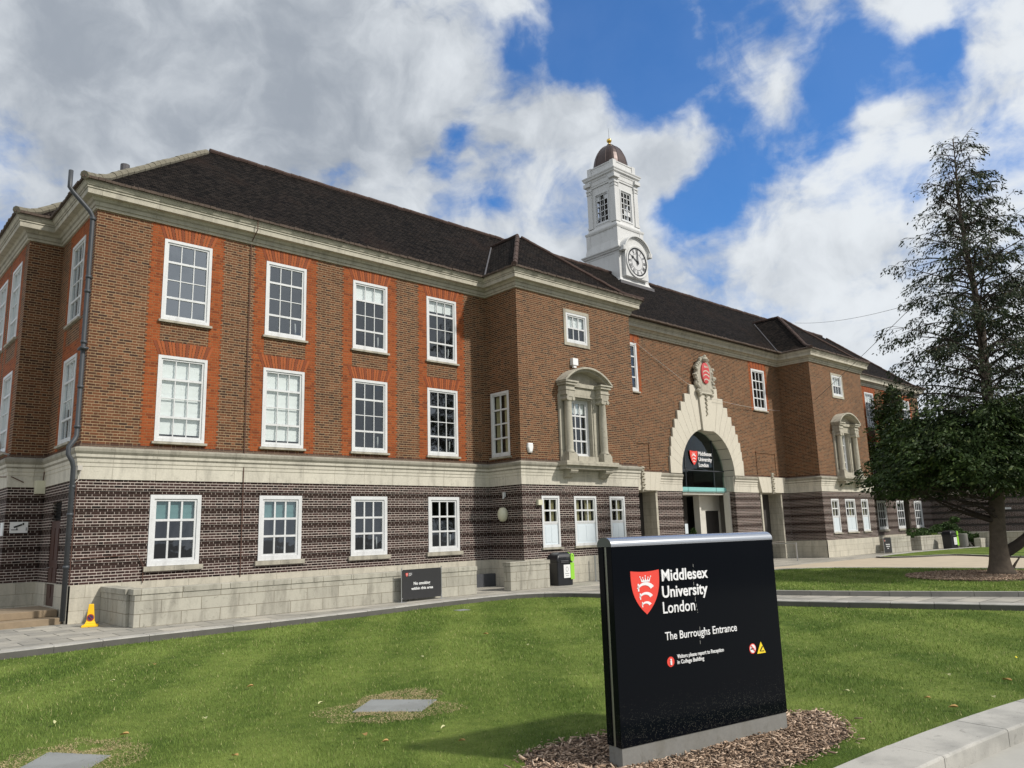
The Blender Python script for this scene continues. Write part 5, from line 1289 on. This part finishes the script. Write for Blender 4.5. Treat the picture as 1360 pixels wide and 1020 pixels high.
m = MB(); m.box(5.19, 5.30, D1-.14, D1-.05, 3.83, 3.95); m.tube([(5.27, D1-.1, 3.83), (5.25, D1-.12, 3.62), (5.12, D1-.14, 3.48), (5.06, D1-.14, 3.60), (5.14, D1-.12, 3.76)], .014, 6)
thing_on('cable_loop', m, CABLEW, (5.25, D1, 3.8), 'pale coiled cable hanging from a bracket at the building corner', 'cable')
ps = empty('entrance_notice', (33.6, 23.9, 0), 'small pale notice stand in the dark entrance left of the portal', 'sign')
m = MB(); m.box(33.45, 33.85, 23.9, 23.93, 1.55, 2.05); add('panel', m, PANELW, ps); m = MB(); m.tube([(33.65, 23.93, 0), (33.65, 23.93, 1.6)], .02, 8); m.lathe((33.65, 23.93, 0), [(.001, 0), (.18, 0), (.18, .02), (.001, .03)], 16); add('stand', m, STEEL, ps)
for x0, lb in ((22.66, 'steel stub post against the near bay plinth beside the black sign'), (38.1, 'white steel post at the plinth right of the entrance arch')):
    m = MB(); m.tube([(x0, 20.35, 0), (x0, 20.35, .92)], .035, 10); m.lathe((x0, 20.35, .92), [(.035, 0), (.03, .02), (.001, .025)], 10); m.lathe((x0, 20.35, 0), [(.001, 0), (.11, 0), (.11, .012), (.035, .02)], 12) if x0 < 30 else m.tube([(x0, 20.35, .9), (x0, 22.3, .9)], .03, 8)
    thing_on('handrail_post', m, STEEL, (x0, 20.35, 0), lb, 'post')
# entrance sign on the arch glass
es = empty('entrance_sign', (33.2, yg-.06, 5), 'white university lettering and red shield on the arch glass', 'sign')
c = crest(.66, .74, 0); o = add('red_shield', c, [REDM, LETTER], es, local=True); o.location = (33.22-33.2+.12, 0, .73)
for k, (t, wv_) in enumerate((('Middlesex', 1.22), ('University', 1.20), ('London', .86))):
    o = add('lettering', text_mesh(t, wv_, .20, 'lettering', LETTER, .02), LETTER, es, local=True); o.location = (.86, 0, .50-k*.29)

# overhead cables
def cable(pts, label, rad=.012, mat=CABLE, sag=.25):
    a, b = Vector(pts[0]), Vector(pts[1]); q = []
    for k in range(17): t = k/16; p = a.lerp(b, t); p.z -= sag*4*t*(1-t); q.append(p)
    m = MB(); m.tube(q, rad, 5); tag(add('overhead_cable', m, mat, origin=tuple(a)), label, 'cable', 'stay cables')
cable([(28.5, D3-.08, 10.72), (32.9, D3-.12, 8.95)], 'thin pale cable slanting down the brick to the left shoulder of the arch', .010, CABLEW, .03)
cable([(34.3, D3-.26, 8.42), (41.8, D3-.08, 8.38)], 'thin pale cable from the arch keystone across to the far bay', .009, CABLEW, .10)
cable([(42.1, D2-.1, 8.75), (29.9, 10.3, 9.84)], 'thin dark cable rising from the far bay to the conifer', .011, CABLE, .05)
cable([(44.64, 22.5, 14.13), (29.95, 10.31, 9.85)], 'faint long cable from the roof of the far bay to the conifer', .008, CABLE, .25)

# ================================================================ covers in the lawn, fallen leaves
def cover(pts, label, z=LZ+.010):
    c = Vector((sum(p[0] for p in pts)/4, sum(p[1] for p in pts)/4, z)); m = MB()
    m.ring([[(x, y, LZ-.03) for x, y in pts], [(x, y, z) for x, y in pts]], (True, True)); return tag(add('drain_cover', m, SLABM, origin=tuple(c), bevel=.006), label, 'drain cover', 'drain covers in the lawn')
cover([(5.22, 8.74), (5.80, 8.12), (6.32, 8.50), (5.76, 9.18)], 'square grey concrete cover in the middle of the lawn ringed by dead grass')
cover([(1.66, 8.95), (2.12, 8.42), (2.58, 8.96), (2.16, 9.60)], 'grey concrete cover at the near left corner of the lawn')
cover([(13.6, 17.2), (13.95, 17.18), (13.98, 17.5), (13.62, 17.52)], 'small grey cover in the lawn near the far kerb')
def patch(cx, cy, rx, ry, mat, name, z, seed, rot=0, n=40, amp=.18, kind='stuff'):
    rr = random.Random(seed); ph = [rr.uniform(0, 6.28) for _ in range(5)]; m = MB(); p = []
    for k in range(n):
        a = 2*math.pi*k/n; r = 1+amp*sum(math.sin((j+2)*a+ph[j])/(j+1.5) for j in range(5)); x, y = rx*r*math.cos(a), ry*r*math.sin(a)
        p.append((cx+x*math.cos(rot)-y*math.sin(rot), cy+x*math.sin(rot)+y*math.cos(rot), z))
    m.face(p); return tag(add(name, m, mat), kind=kind)
LEAVES = [(2.5, 10.87), (2.89, 9.6), (6.02, 14.65), (5.01, 11.16), (3.8, 9.68), (3.38, 7.83), (5.12, 9.33), (4.65, 7.54), (13.57, 3.93), (11.68, 3.53), (11.6, 4.2), (10.01, 3.89), (10.51, 3.35), (9.69, 3.5), (9.81, 4.76), (5.19, 6.57), (5.39, 7.14), (4.65, 7.14), (3.81, 13.36), (4.77, 14.46), (10.13, 10.86), (10.69, 12.69), (8.11, 11.33), (9.3, 5.6)]
LL = ['left by the kerb', 'near the left cover', 'far left of the lawn', 'in the left middle of the lawn', 'left of centre', 'at the bottom edge left', 'by the dead grass round the middle cover', 'just below the middle cover', 'at the right edge of the lawn', 'beside the granite kerb far right', 'right of the sign', 'near the kerb right', 'against the granite kerb', 'beside the kerb below', 'right of the sign base', 'left of the wood chips', 'between cover and sign', 'low centre left', 'far left near the paving', 'far left close to the kerb', 'behind the sign left', 'in the far lawn', 'mid lawn beyond the cover', 'just right of the black sign']
lr = random.Random(21)
for k, (x, y) in enumerate(LEAVES):
    m = MB(); s = lr.uniform(.028, .045)*(1.4 if k == 0 else 1); a = lr.uniform(0, 6.28); pts = []
    for j in range(12):
        t = 2*math.pi*j/12; u = s*1.25*math.cos(t); v_ = s*.62*math.sin(t)*(1-.25*math.cos(t)); pts.append((x+u*math.cos(a)-v_*math.sin(a), y+u*math.sin(a)+v_*math.cos(a), LZ+.045+abs(v_)*.8+.006*math.sin(t*2)))
    i = len(m.v); m.v = pts+[(x, y, LZ+.045)]
    for j in range(12): m.f.append((12, j, (j+1) % 12)); m.m.append(0)
    mt = YLEAF if k == 8 else (DRYLEAF if k % 2 else PALELEAF); cn_ = {YLEAF: 'bright yellow', DRYLEAF: 'curled brown', PALELEAF: 'pale dry'}[mt]
    tag(add('fallen_leaf', m, mt, origin=(x, y, LZ+.045)), f'{cn_} fallen leaf on the grass {LL[k]}', 'leaf', 'fallen leaves on the lawn')

# ================================================================ chips, grass (numpy)
def tri_soup(name, V, F, mat, kind='stuff'):
    me = bpy.data.meshes.new(name); nv, nf = len(V), len(F); k = F.shape[1]
    me.vertices.add(nv); me.vertices.foreach_set('co', V.astype(np.float32).ravel()); me.loops.add(nf*k); me.polygons.add(nf)
    me.polygons.foreach_set('loop_start', np.arange(0, nf*k, k, dtype=np.int32)); me.polygons.foreach_set('loop_total', np.full(nf, k, dtype=np.int32))
    me.loops.foreach_set('vertex_index', F.astype(np.int32).ravel()); me.update(calc_edges=True); me.validate()
    me.materials.append(mat); o = bpy.data.objects.new(name, me); COL.objects.link(o)
    if kind: o['kind'] = kind
    return o
G = np.random.default_rng(5)
def inpoly(px, py, poly):
    c = np.zeros(len(px), bool); n = len(poly)
    for i in range(n):
        x0, y0 = poly[i]; x1, y1 = poly[(i+1) % n]
        if y0 == y1: continue
        c ^= ((y0 > py) != (y1 > py)) & (px < (x1-x0)*(py-y0)/(y1-y0)+x0)
    return c
def chips(px, py, pz, size, name):
    n = len(px); L = size*G.uniform(.4, 1.9, n); W = size*G.uniform(.12, .42, n); a = G.uniform(0, 2*np.pi, n); tilt = G.normal(0, .28, n); rl = G.normal(0, .4, n)
    d = np.stack([np.cos(a)*np.cos(tilt), np.sin(a)*np.cos(tilt), np.sin(tilt)], 1); s = np.stack([-np.sin(a)*np.cos(rl), np.cos(a)*np.cos(rl), np.sin(rl)], 1)
    nn = np.cross(d, s); c = np.stack([px, py, pz], 1); T = size*.10
    V = np.stack([c+d*(sx*L[:, None]/2)+s*(sy*W[:, None]/2)+nn*(sz*T) for sx, sy, sz in ((-1,-1,-1),(1,-1,-1),(1,1,-1),(-1,1,-1),(-1,-1,1),(1,-1,1),(1,1,1),(-1,1,1))], 1).reshape(-1, 3)
    q = np.array([(0,3,2,1),(4,5,6,7),(0,1,5,4),(1,2,6,5),(2,3,7,6),(3,0,4,7)]); F = (q[None]+8*np.arange(n)[:, None, None]).reshape(-1, 4)
    return tri_soup(name, V, F, CHIPM)
BED = [(4.95, 4.75), (4.98, 5.35), (5.35, 5.85), (6.1, 5.85), (7.3, 5.45), (8.15, 4.95), (8.75, 4.62), (8.45, 4.15), (7.9, 3.86), (6.9, 3.82), (5.6, 3.95), (4.9, 4.2)]
m = MB(); m.face([(x, y, LZ+.010) for x, y in BED]); tag(add('mulch_bed', m, MULCH), kind='structure')
px = G.uniform(4.7, 9, 21000); py = G.uniform(3.6, 6.1, 21000)
k = inpoly(px+G.normal(0, .07, 21000), py+G.normal(0, .07, 21000), BED) & (np.sin(px*5.1+1)*np.sin(py*6.3)+G.normal(0, .5, 21000) > -1.0); px, py = px[k], py[k]
chips(px, py, LZ+.013+G.uniform(0, .018, len(px)), .028, 'wood_chips')
px = G.uniform(4.9, 8.7, 1500); py = G.uniform(3.7, 5.9, 1500); k = inpoly(px+G.normal(0, .12, 1500), py+G.normal(0, .12, 1500), BED); chips(px[k], py[k], LZ+.030+G.uniform(0, .008, int(k.sum())), .050, 'wood_chips')
TX, TY = 28.9, 8.5
patch(TX-.5, TY+.4, 2.6, 2.2, MULCH, 'mulch_bed', .105, 2, 0, kind='structure')
n = 9000; a = G.uniform(0, 6.283, n); r = np.sqrt(G.uniform(0, 1, n)); px = TX-.5+2.55*r*np.cos(a); py = TY+.4+2.15*r*np.sin(a)
chips(px, py, .12+G.uniform(0, .03, n), .06, 'wood_chips')

LPOLY = [(p.x, p.y) for p in KC]+[(p.x, p.y) for p in reversed(NE_) if p.y > .2]
COVERS = [(5.78, 8.65, .50), (2.25, 9.1, .44), (13.8, 17.4, .25)]
def blades(px, py, z0, h, wd, lean=.35):
    n = len(px); a = G.uniform(0, 2*np.pi, n); H = h*G.uniform(.55, 1.35, n); ln = H*G.uniform(0, lean*2, n); b = G.uniform(0, 2*np.pi, n)
    s = np.stack([np.cos(a), np.sin(a), np.zeros(n)], 1)*(wd*G.uniform(.7, 1.3, n))[:, None]; c = np.stack([px, py, np.full(n, z0) if np.isscalar(z0) else z0], 1)
    top = c+np.stack([np.cos(b)*ln, np.sin(b)*ln, H], 1)
    mid = c+np.stack([np.cos(b)*ln*.35, np.sin(b)*ln*.35, H*.6], 1)
    V = np.stack([c-s, c+s, mid+s*.7, mid-s*.7, top], 1).reshape(-1, 3); i = 5*np.arange(n)[:, None]
    F = np.concatenate([np.stack([i[:, 0], i[:, 0]+1, i[:, 0]+2], 1), np.stack([i[:, 0], i[:, 0]+2, i[:, 0]+3], 1), np.stack([i[:, 0]+3, i[:, 0]+2, i[:, 0]+4], 1)])
    return V, F
# density falls with distance from the photographer's spot
N = 1500000; px = G.uniform(-3, 22, N); py = G.uniform(.5, 18.8, N); dist = np.hypot(px, py)
keep = (G.uniform(0, 1, N) < np.clip((6.5/np.maximum(dist, 3))**1.55, .10, 1)) & inpoly(px, py, LPOLY)
keep &= (py > px*(-.05)+1) & (px > py*.0-1.5)
keep &= ~inpoly(px+G.normal(0, .07, N)+.06*np.sin(py*9), py+G.normal(0, .07, N)+.06*np.sin(px*8), BED)
for poly_ in ([(5.30, 8.73), (5.80, 8.20), (6.24, 8.50), (5.76, 9.10)], [(1.74, 8.95), (2.12, 8.50), (2.50, 8.96), (2.16, 9.52)], [(13.6, 17.2), (13.95, 17.18), (13.98, 17.5), (13.62, 17.52)]): keep &= ~inpoly(px, py, poly_)
th_ = np.hypot((px-5.8), (py-8.75)); keep &= ~((th_ < .85) & (G.uniform(0, 1, N) < 1.15-th_)); th_ = np.hypot(px-2.25, py-9.2); keep &= ~((th_ < .62) & (G.uniform(0, 1, N) < 1.0-th_))
px, py, dist = px[keep], py[keep], dist[keep]
print('blades', len(px))
hh = .028*(1+.35*np.sin(px*1.7+1.3*np.sin(py*1.1))*np.sin(py*1.9+.8))
V, F = blades(px, py, LZ-.004, 1.0, 1.0) if False else (None, None)
n = len(px); wd = np.clip(.0022*dist/7, .002, .006)
a = G.uniform(0, 2*np.pi, n); H = hh*G.uniform(.55, 1.4, n)*np.clip(dist/9, 1, 1.25); ln = H*G.uniform(0, .9, n); b = G.uniform(0, 2*np.pi, n)
s = np.stack([np.cos(a), np.sin(a), np.zeros(n)], 1)*(wd*G.uniform(.7, 1.3, n))[:, None]; c = np.stack([px, py, np.full(n, LZ-.003)], 1)
top = c+np.stack([np.cos(b)*ln, np.sin(b)*ln, H], 1); V = np.stack([c-s, c+s, top], 1).reshape(-1, 3); F = np.arange(3*n).reshape(-1, 3)
tri_soup('grass', V, F, BLADEM)
sp_ = []
for cx_, cy_, r_, q_ in ((5.78, 8.65, .78, 5200), (2.16, 9.0, .70, 4200), (5.35, 8.35, .45, 1500), (6.2, 9.1, .40, 1500), (2.5, 9.5, .4, 1200)):
    a = G.uniform(0, 6.283, q_); r = r_*np.sqrt(G.uniform(.12, 1, q_))*(1+.22*np.sin(3*a+cx_)+.15*np.sin(5*a)); sp_.append(np.stack([cx_+r*np.cos(a), cy_+r*np.sin(a)], 1))
sp_ = np.concatenate(sp_)
for poly_ in ([(5.26, 8.74), (5.80, 8.16), (6.28, 8.50), (5.76, 9.14)], [(1.70, 8.95), (2.12, 8.46), (2.54, 8.96), (2.16, 9.56)]): sp_ = sp_[~inpoly(sp_[:, 0], sp_[:, 1], poly_)]
n = len(sp_); a = G.uniform(0, 6.283, n); s = np.stack([np.cos(a), np.sin(a), 0*a], 1)*.0035; b = G.uniform(0, 6.283, n); c = np.stack([sp_[:, 0], sp_[:, 1], np.full(n, LZ+.004)], 1); ln = G.uniform(.01, .05, n)
top = c+np.stack([np.cos(b)*ln, np.sin(b)*ln, G.uniform(.002, .018, n)], 1); tri_soup('dead_grass', np.stack([c-s, c+s, top], 1).reshape(-1, 3), np.arange(3*n).reshape(-1, 3), DEADG)
# grass on the raised lawns
px = G.uniform(20, 34, 90000); py = G.uniform(2.5, 17, 90000); k = inpoly(px, py, [(p[0], p[1]) for p in lp]) & (np.hypot((px-TX+.5)/2.5, (py-TY-.4)/2.1) > 1); px, py = px[k], py[k]; n = len(px)
a = G.uniform(0, 6.283, n); H = .045*G.uniform(.5, 1.4, n); b = G.uniform(0, 6.283, n); ln = H*.5; s = np.stack([np.cos(a), np.sin(a), 0*a], 1)*.008; c = np.stack([px, py, 0*a+.09], 1); top = c+np.stack([np.cos(b)*ln, np.sin(b)*ln, H], 1)
tri_soup('grass', np.stack([c-s, c+s, top], 1).reshape(-1, 3), np.arange(3*n).reshape(-1, 3), BLADEM)

# ================================================================ trees and shrubs
def leaves(P, size, droop, name, mat, parent, origin, elong=2.6, dirs=None):
    """small pointed leaf sprays at points P"""
    n = len(P); a = G.uniform(0, 6.283, n); el = G.normal(-droop, .45, n)
    d = np.stack([np.cos(a)*np.cos(el), np.sin(a)*np.cos(el), np.sin(el)], 1)
    if dirs is not None: d = d*.75+dirs; d /= np.linalg.norm(d, axis=1)[:, None]
    r_ = G.normal(0, 1, (n, 3)); s = np.cross(d, r_); s /= np.linalg.norm(s, axis=1)[:, None]
    L = (size*G.uniform(.6, 1.4, n))[:, None]; W = L/elong
    nn = np.cross(d, s)
    V = np.stack([P, P+d*L*.45+s*W*.5+nn*W*.15, P+d*L, P+d*L*.45-s*W*.5+nn*W*.15], 1).reshape(-1, 3)-np.array(origin)
    F = np.arange(4*n).reshape(-1, 4); me_o = tri_soup(name, V, F, mat, None)
    me_o.parent = parent; me_o.location = Vector(origin)-LOC[parent.name]; LOC[me_o.name] = Vector(origin); return me_o
SR = np.array([.741, -.671, 0]); SD_ = np.array([.664, .724, 0])   # across and away, seen from the path
def conifer():
    root = empty('cypress_tree', (TX, TY, .1), 'tall half bare conifer with thin top and dense dark skirt on the far lawn', 'tree')
    def tc(z):
        t = min(max((z-.5)/4.5, 0), 1); t = t*t*(3-2*t); off = .46*t+.06*math.sin(z*.9); return np.array([TX, TY, 0])+SR*off+np.array([0, 0, z])
    zs = np.concatenate([np.linspace(.05, 1, 6), np.linspace(1.3, 15.3, 40)])
    def tr(z): return .24*math.exp(-z/.35)+max(.018, .25*(1-z/15.8)**1.0)
    m = MB(); rings = []; n = 14
    for z in zs:
        c_ = tc(z); r_ = tr(z-.05 if z > .1 else 0)
        rings.append([(c_[0]+r_*(1+.13*math.sin(3*a+z*.7)+.07*math.sin(7*a+2*z))*math.cos(a), c_[1]+r_*(1+.13*math.sin(3*a+z*.7)+.07*math.sin(7*a+2*z))*math.sin(a), z) for a in [2*math.pi*k/n for k in range(n)]])
    m.ring(rings, (True, True)); trunk = add('trunk', m, BARK, root, smooth=True)
    rr = random.Random(31); limb = MB(); top_pts, top_dirs, low_pts, low_dirs = [], [], [], []
    def branch(z0, az, ln, rise, droop, r0, kk=9):
        c_ = tc(z0); d = np.array([math.cos(az), math.sin(az), 0]); pts = []
        b1, b2 = rr.uniform(-.25, .25), rr.uniform(0, 6.28)
        for k in range(kk):
            t = k/(kk-1); p = c_+d*ln*t+np.array([-d[1], d[0], 0])*ln*.18*b1*math.sin(3*t)+np.array([0, 0, rise*ln*t-droop*ln*t*t+.04*math.sin(6*t+b2)]); pts.append(p)
        limb.tube([tuple(p) for p in pts], [max(r0*(1-.9*k/(kk-1)), .006) for k in range(kk)], 5, caps=False); return pts, d
    # thin upper crown
    zt = 15.1; k = 0
    while zt > 5.0:
        t = (15.3-zt)/10; R_ = .35+3.3*t**.85
        az = k*2.4+rr.uniform(-.5, .5); side = math.cos(az)*SR[0]+math.sin(az)*SR[1]
        ln = R_*rr.uniform(.65, 1.08)*(1.0 if side < 0 else 1.12)
        bp_, d = branch(zt, az, ln, rr.uniform(.15, .75)+.3*(1-t), rr.uniform(.1, .6), .018+.028*t)
        dens = (.42 if side < -.2 else .95)*(.55+.8*t) if t < .45 else (.80 if side < 0 else 1.05)
        dens *= 1.45 if 5 < zt < 9 else 1
        if zt > 14: dens = .28
        for j in range(1, 9):
            for q in range(3 if t > .2 else 2):
                if rr.random() > .82: continue
                p = bp_[j]; az2 = az+rr.choice((-1, 1))*rr.uniform(.4, 1.3); l2 = ln*rr.uniform(.12, .30)*(1.25-j/10)+.10
                e = p+np.array([math.cos(az2)*l2, math.sin(az2)*l2, -rr.uniform(-.10, .35)*l2-.02])
                limb.tube([tuple(p), tuple((p+e)/2+np.array([0, 0, .05*l2])), tuple(e)], [.009, .007, .004], 3, caps=False)
                nl = int((21 if side > -.2 else 15)*dens*rr.uniform(.2, 1.8)) if rr.random() < .35+.6*min(dens, 1) else 0
                fan = (e-p)/l2*.8+np.array([rr.gauss(0, .2), rr.gauss(0, .2), -.55]); fan /= np.linalg.norm(fan); sd = np.cross(fan, [0, 0, 1.]); sd /= np.linalg.norm(sd)
                fl = rr.uniform(.16, .34)*(.7+.6*t)
                for w_ in range(nl):
                    u = rr.uniform(0, 1); top_pts.append(p+(e-p)*rr.uniform(.45, 1.05)+fan*fl*u+sd*rr.gauss(0, .04+.10*u)*(.6+t)+np.array([0, 0, rr.gauss(0, .02)-.10*u*u])); top_dirs.append(fan*1.3)
        zt -= rr.uniform(.045, .095); k += 1
    # dense dark skirt: fans of foliage hung on low limbs
    for k in range(92):
        az = k*2.399+rr.uniform(-.2, .2); z0 = rr.uniform(2.7, 5.5); side = math.cos(az)*SR[0]+math.sin(az)*SR[1]
        ln = (2.4+1.2*abs(side)**.7 if side < 0 else 2.7+.9*side)*rr.uniform(.86, 1.02)*(1 if z0 < 4.3 else .85)
        rise = rr.uniform(.10, .30) if z0 < 3.4 else rr.uniform(-.02, .16); bp_, d = branch(z0, az, ln, rise, rr.uniform(.05, .18), .05 if z0 > 2.6 else .085)
        for j in range(3, 9):
            for q in range(5 if side < 0 else 4):
                p = bp_[j]; cen = p+np.array([rr.gauss(0, .30), rr.gauss(0, .30), rr.gauss(.06, .36)])
                if cen[2] < 2.95 or cen[2] > 5.75 and rr.random() < .75: continue
                fan = np.array([d[0]*.5+rr.gauss(0, .4), d[1]*.5+rr.gauss(0, .4), -.25]); fan /= np.linalg.norm(fan); sd = np.cross(fan, [0, 0, 1.]); sd /= np.linalg.norm(sd)
                for w_ in range(34):
                    u = rr.uniform(0, .55); v_ = rr.gauss(0, .11+.16*u); low_pts.append(cen+fan*u+sd*v_+np.array([0, 0, rr.gauss(0, .035)-.25*u*u])); low_dirs.append(fan*1.2+sd*np.sign(v_)*.5)
    # bare arching limbs low on the left, and the heavy fork on the right
    for (z0, aoff, ln, rise, dr_, r0) in ((1.75, 0, 2.4, .25, -.22, .09), (2.1, .35, 2.6, .12, -.20, .06), (1.9, -.3, 2.3, .30, -.10, .06), (2.5, .15, 2.4, .10, -.22, .05), (2.3, -.55, 2.2, .20, -.10, .05), (1.9, .7, 2.2, .25, -.1, .05)):
        az = math.atan2(-SR[1], -SR[0])+aoff; bp_, d = branch(z0, az, ln, rise, dr_, r0, 12)
        for j in range(3, 12):
            for q in range(4):
                p = bp_[j]; az2 = az+rr.choice((-1, 1))*rr.uniform(.3, 1.2); l2 = rr.uniform(.25, .7); e = p+np.array([math.cos(az2)*l2, math.sin(az2)*l2, rr.uniform(-.25, .25)])
                limb.tube([tuple(p), tuple((p+e)/2+np.array([0, 0, .06])), tuple(e)], [.012, .009, .004], 3, caps=False)
    az = math.atan2(SR[1], SR[0]); c_ = tc(.75); q = []
    for k in range(9): t = k/8; q.append(tuple(c_+SR*2.6*t+np.array([0, 0, .25*t+1.9*t*t+.4*t])))
    limb.tube(q, [.20, .175, .16, .145, .13, .12, .11, .10, .08], 10)
    add('limbs', limb, TWIG, root)
    sp = MB(); c_ = tc(.3); sp.tube([tuple(c_+SR*.38+np.array([0, 0, -.05])), tuple(c_+SR*.52+np.array([0, 0, .15])), tuple(c_+SR*.72+np.array([0, 0, .38]))], [.05, .035, .015], 6); add('stub_shoot', sp, BARK, root)
    o1 = leaves(np.array(top_pts), .115, .35, 'upper_crown', CONIFT, root, (TX, TY, 9), 2.6, np.array(top_dirs)); o2 = leaves(np.array(low_pts), .135, .3, 'lower_crown', CONIF, root, (TX, TY, 3), 2.4, np.array(low_dirs))
    print('leaves', len(top_pts), len(low_pts))
conifer()
def bush(name, label, cat, c, rad, n, size, mat, group=None, trunk=None, lumps=7, seed=1, cone=0):
    rr = np.random.default_rng(seed); root = empty(name, c, label, cat, group)
    P = []; cen = [(rr.normal(0, .45, 3)*rad, rr.uniform(.45, .75)) for _ in range(lumps)]
    per = n//lumps
    for cc, s_ in cen:
        if cone: cc[2] = rr.uniform(-1, .9)*rad[2]; k_ = (1-.75*max(0, cc[2]/rad[2])**1.3); cc[0] *= k_; cc[1] *= k_; s_ *= .55+.35*k_
        u = rr.normal(0, 1, (per, 3)); u /= np.linalg.norm(u, axis=1)[:, None]; rr_ = rr.uniform(.55, 1.05, per)**.5
        q = cc+u*rr_[:, None]*rad*np.array([s_, s_, s_ if not cone else .22]); P.append(q)
    P = np.concatenate(P)+np.array(c)+np.array([0, 0, rad[2]])
    P = P[P[:, 2] > (3.3 if cone else c[2]+.02)]
    leaves(P, size, .1, 'foliage', mat, root, c, 2.0)
    s = MB()
    for k in range(0 if cone else 6):
        a = k*1.05; s.tube([(c[0], c[1], c[2]-.02), (c[0]+rad[0]*.3*math.cos(a), c[1]+rad[1]*.3*math.sin(a), c[2]+rad[2]*.6), (c[0]+rad[0]*.55*math.cos(a), c[1]+rad[1]*.55*math.sin(a), c[2]+rad[2]*1.3)], [.03*max(1, rad[2]/2), .02*max(1, rad[2]/2), .008], 5)
    if trunk: s.tube([(c[0], c[1], c[2]-.1), (c[0]+.1, c[1], c[2]+rad[2]), (c[0], c[1], c[2]+rad[2]*1.8)], [trunk, trunk*.7, .02], 8)
    add('stem', s, TWIG, root); return root
bush('dark_conifer', 'dark dense narrow evergreen behind the cypress against the far wing', 'tree', (53.9, 20.8, .3), np.array([1.65, 1.65, 5.0]), 42000, .19, CONIF, trunk=.2, lumps=46, seed=4, cone=1)
for k, (x, rw, lb) in enumerate(((54.2, 1.2, 'dark clipped hedge in the planter below the far wing windows, left end'), (56.4, 1.2, 'dark clipped hedge in the planter below the far wing windows, right end'))):
    bush('planter_hedge', lb, 'hedge', (x, 20.6, .62), np.array([rw, .5, .36]), 5000, .09, HEDGEL, 'planter shrubs', seed=10+k)
bush('planter_shrub', 'green shrub above the far litter bin', 'shrub', (58.6, 19.9, .9), np.array([.75, .6, .42]), 4500, .10, HEDGEL, 'planter shrubs', seed=14)
bush('round_shrub', 'dark rounded shrub right of the concrete drum', 'shrub', (58.4, 18.5, 0), np.array([.60, .6, .52]), 5000, .08, HEDGEL, 'planter shrubs', seed=15)
bush('planter_shrub', 'green shrub behind the retaining wall right of the trunk', 'shrub', (60.3, 12.2, .6), np.array([1.0, 1.6, .2]), 4000, .12, HEDGEL, 'planter shrubs', seed=16)
bush('ground_cover_shrub', 'low lime green plants along the planter wall left of the far bin', 'shrub', (56.6, 19.8, .72), np.array([1.0, .3, .14]), 2500, .08, SHRUBL, 'planter shrubs', seed=17)
for k, (x, y, lb) in enumerate(((34.25, 23.7, 'dark potted shrub in the central entrance beside the notice'), (39.35, 23.1, 'dark potted shrub by the right hand doorway'))):
    r_ = bush('potted_shrub', lb, 'potted plant', (x, y, .45), np.array([.26, .26, .62]), 3000, .10, HEDGEL, 'entrance pots', seed=20+k)
    p = MB(); p.lathe((x, y, 0), [(.001, 0), (.19, 0), (.25, .44), (.26, .46), (.22, .46), (.21, .42), (.001, .42)], 18); add('pot', p, SLATE, r_)
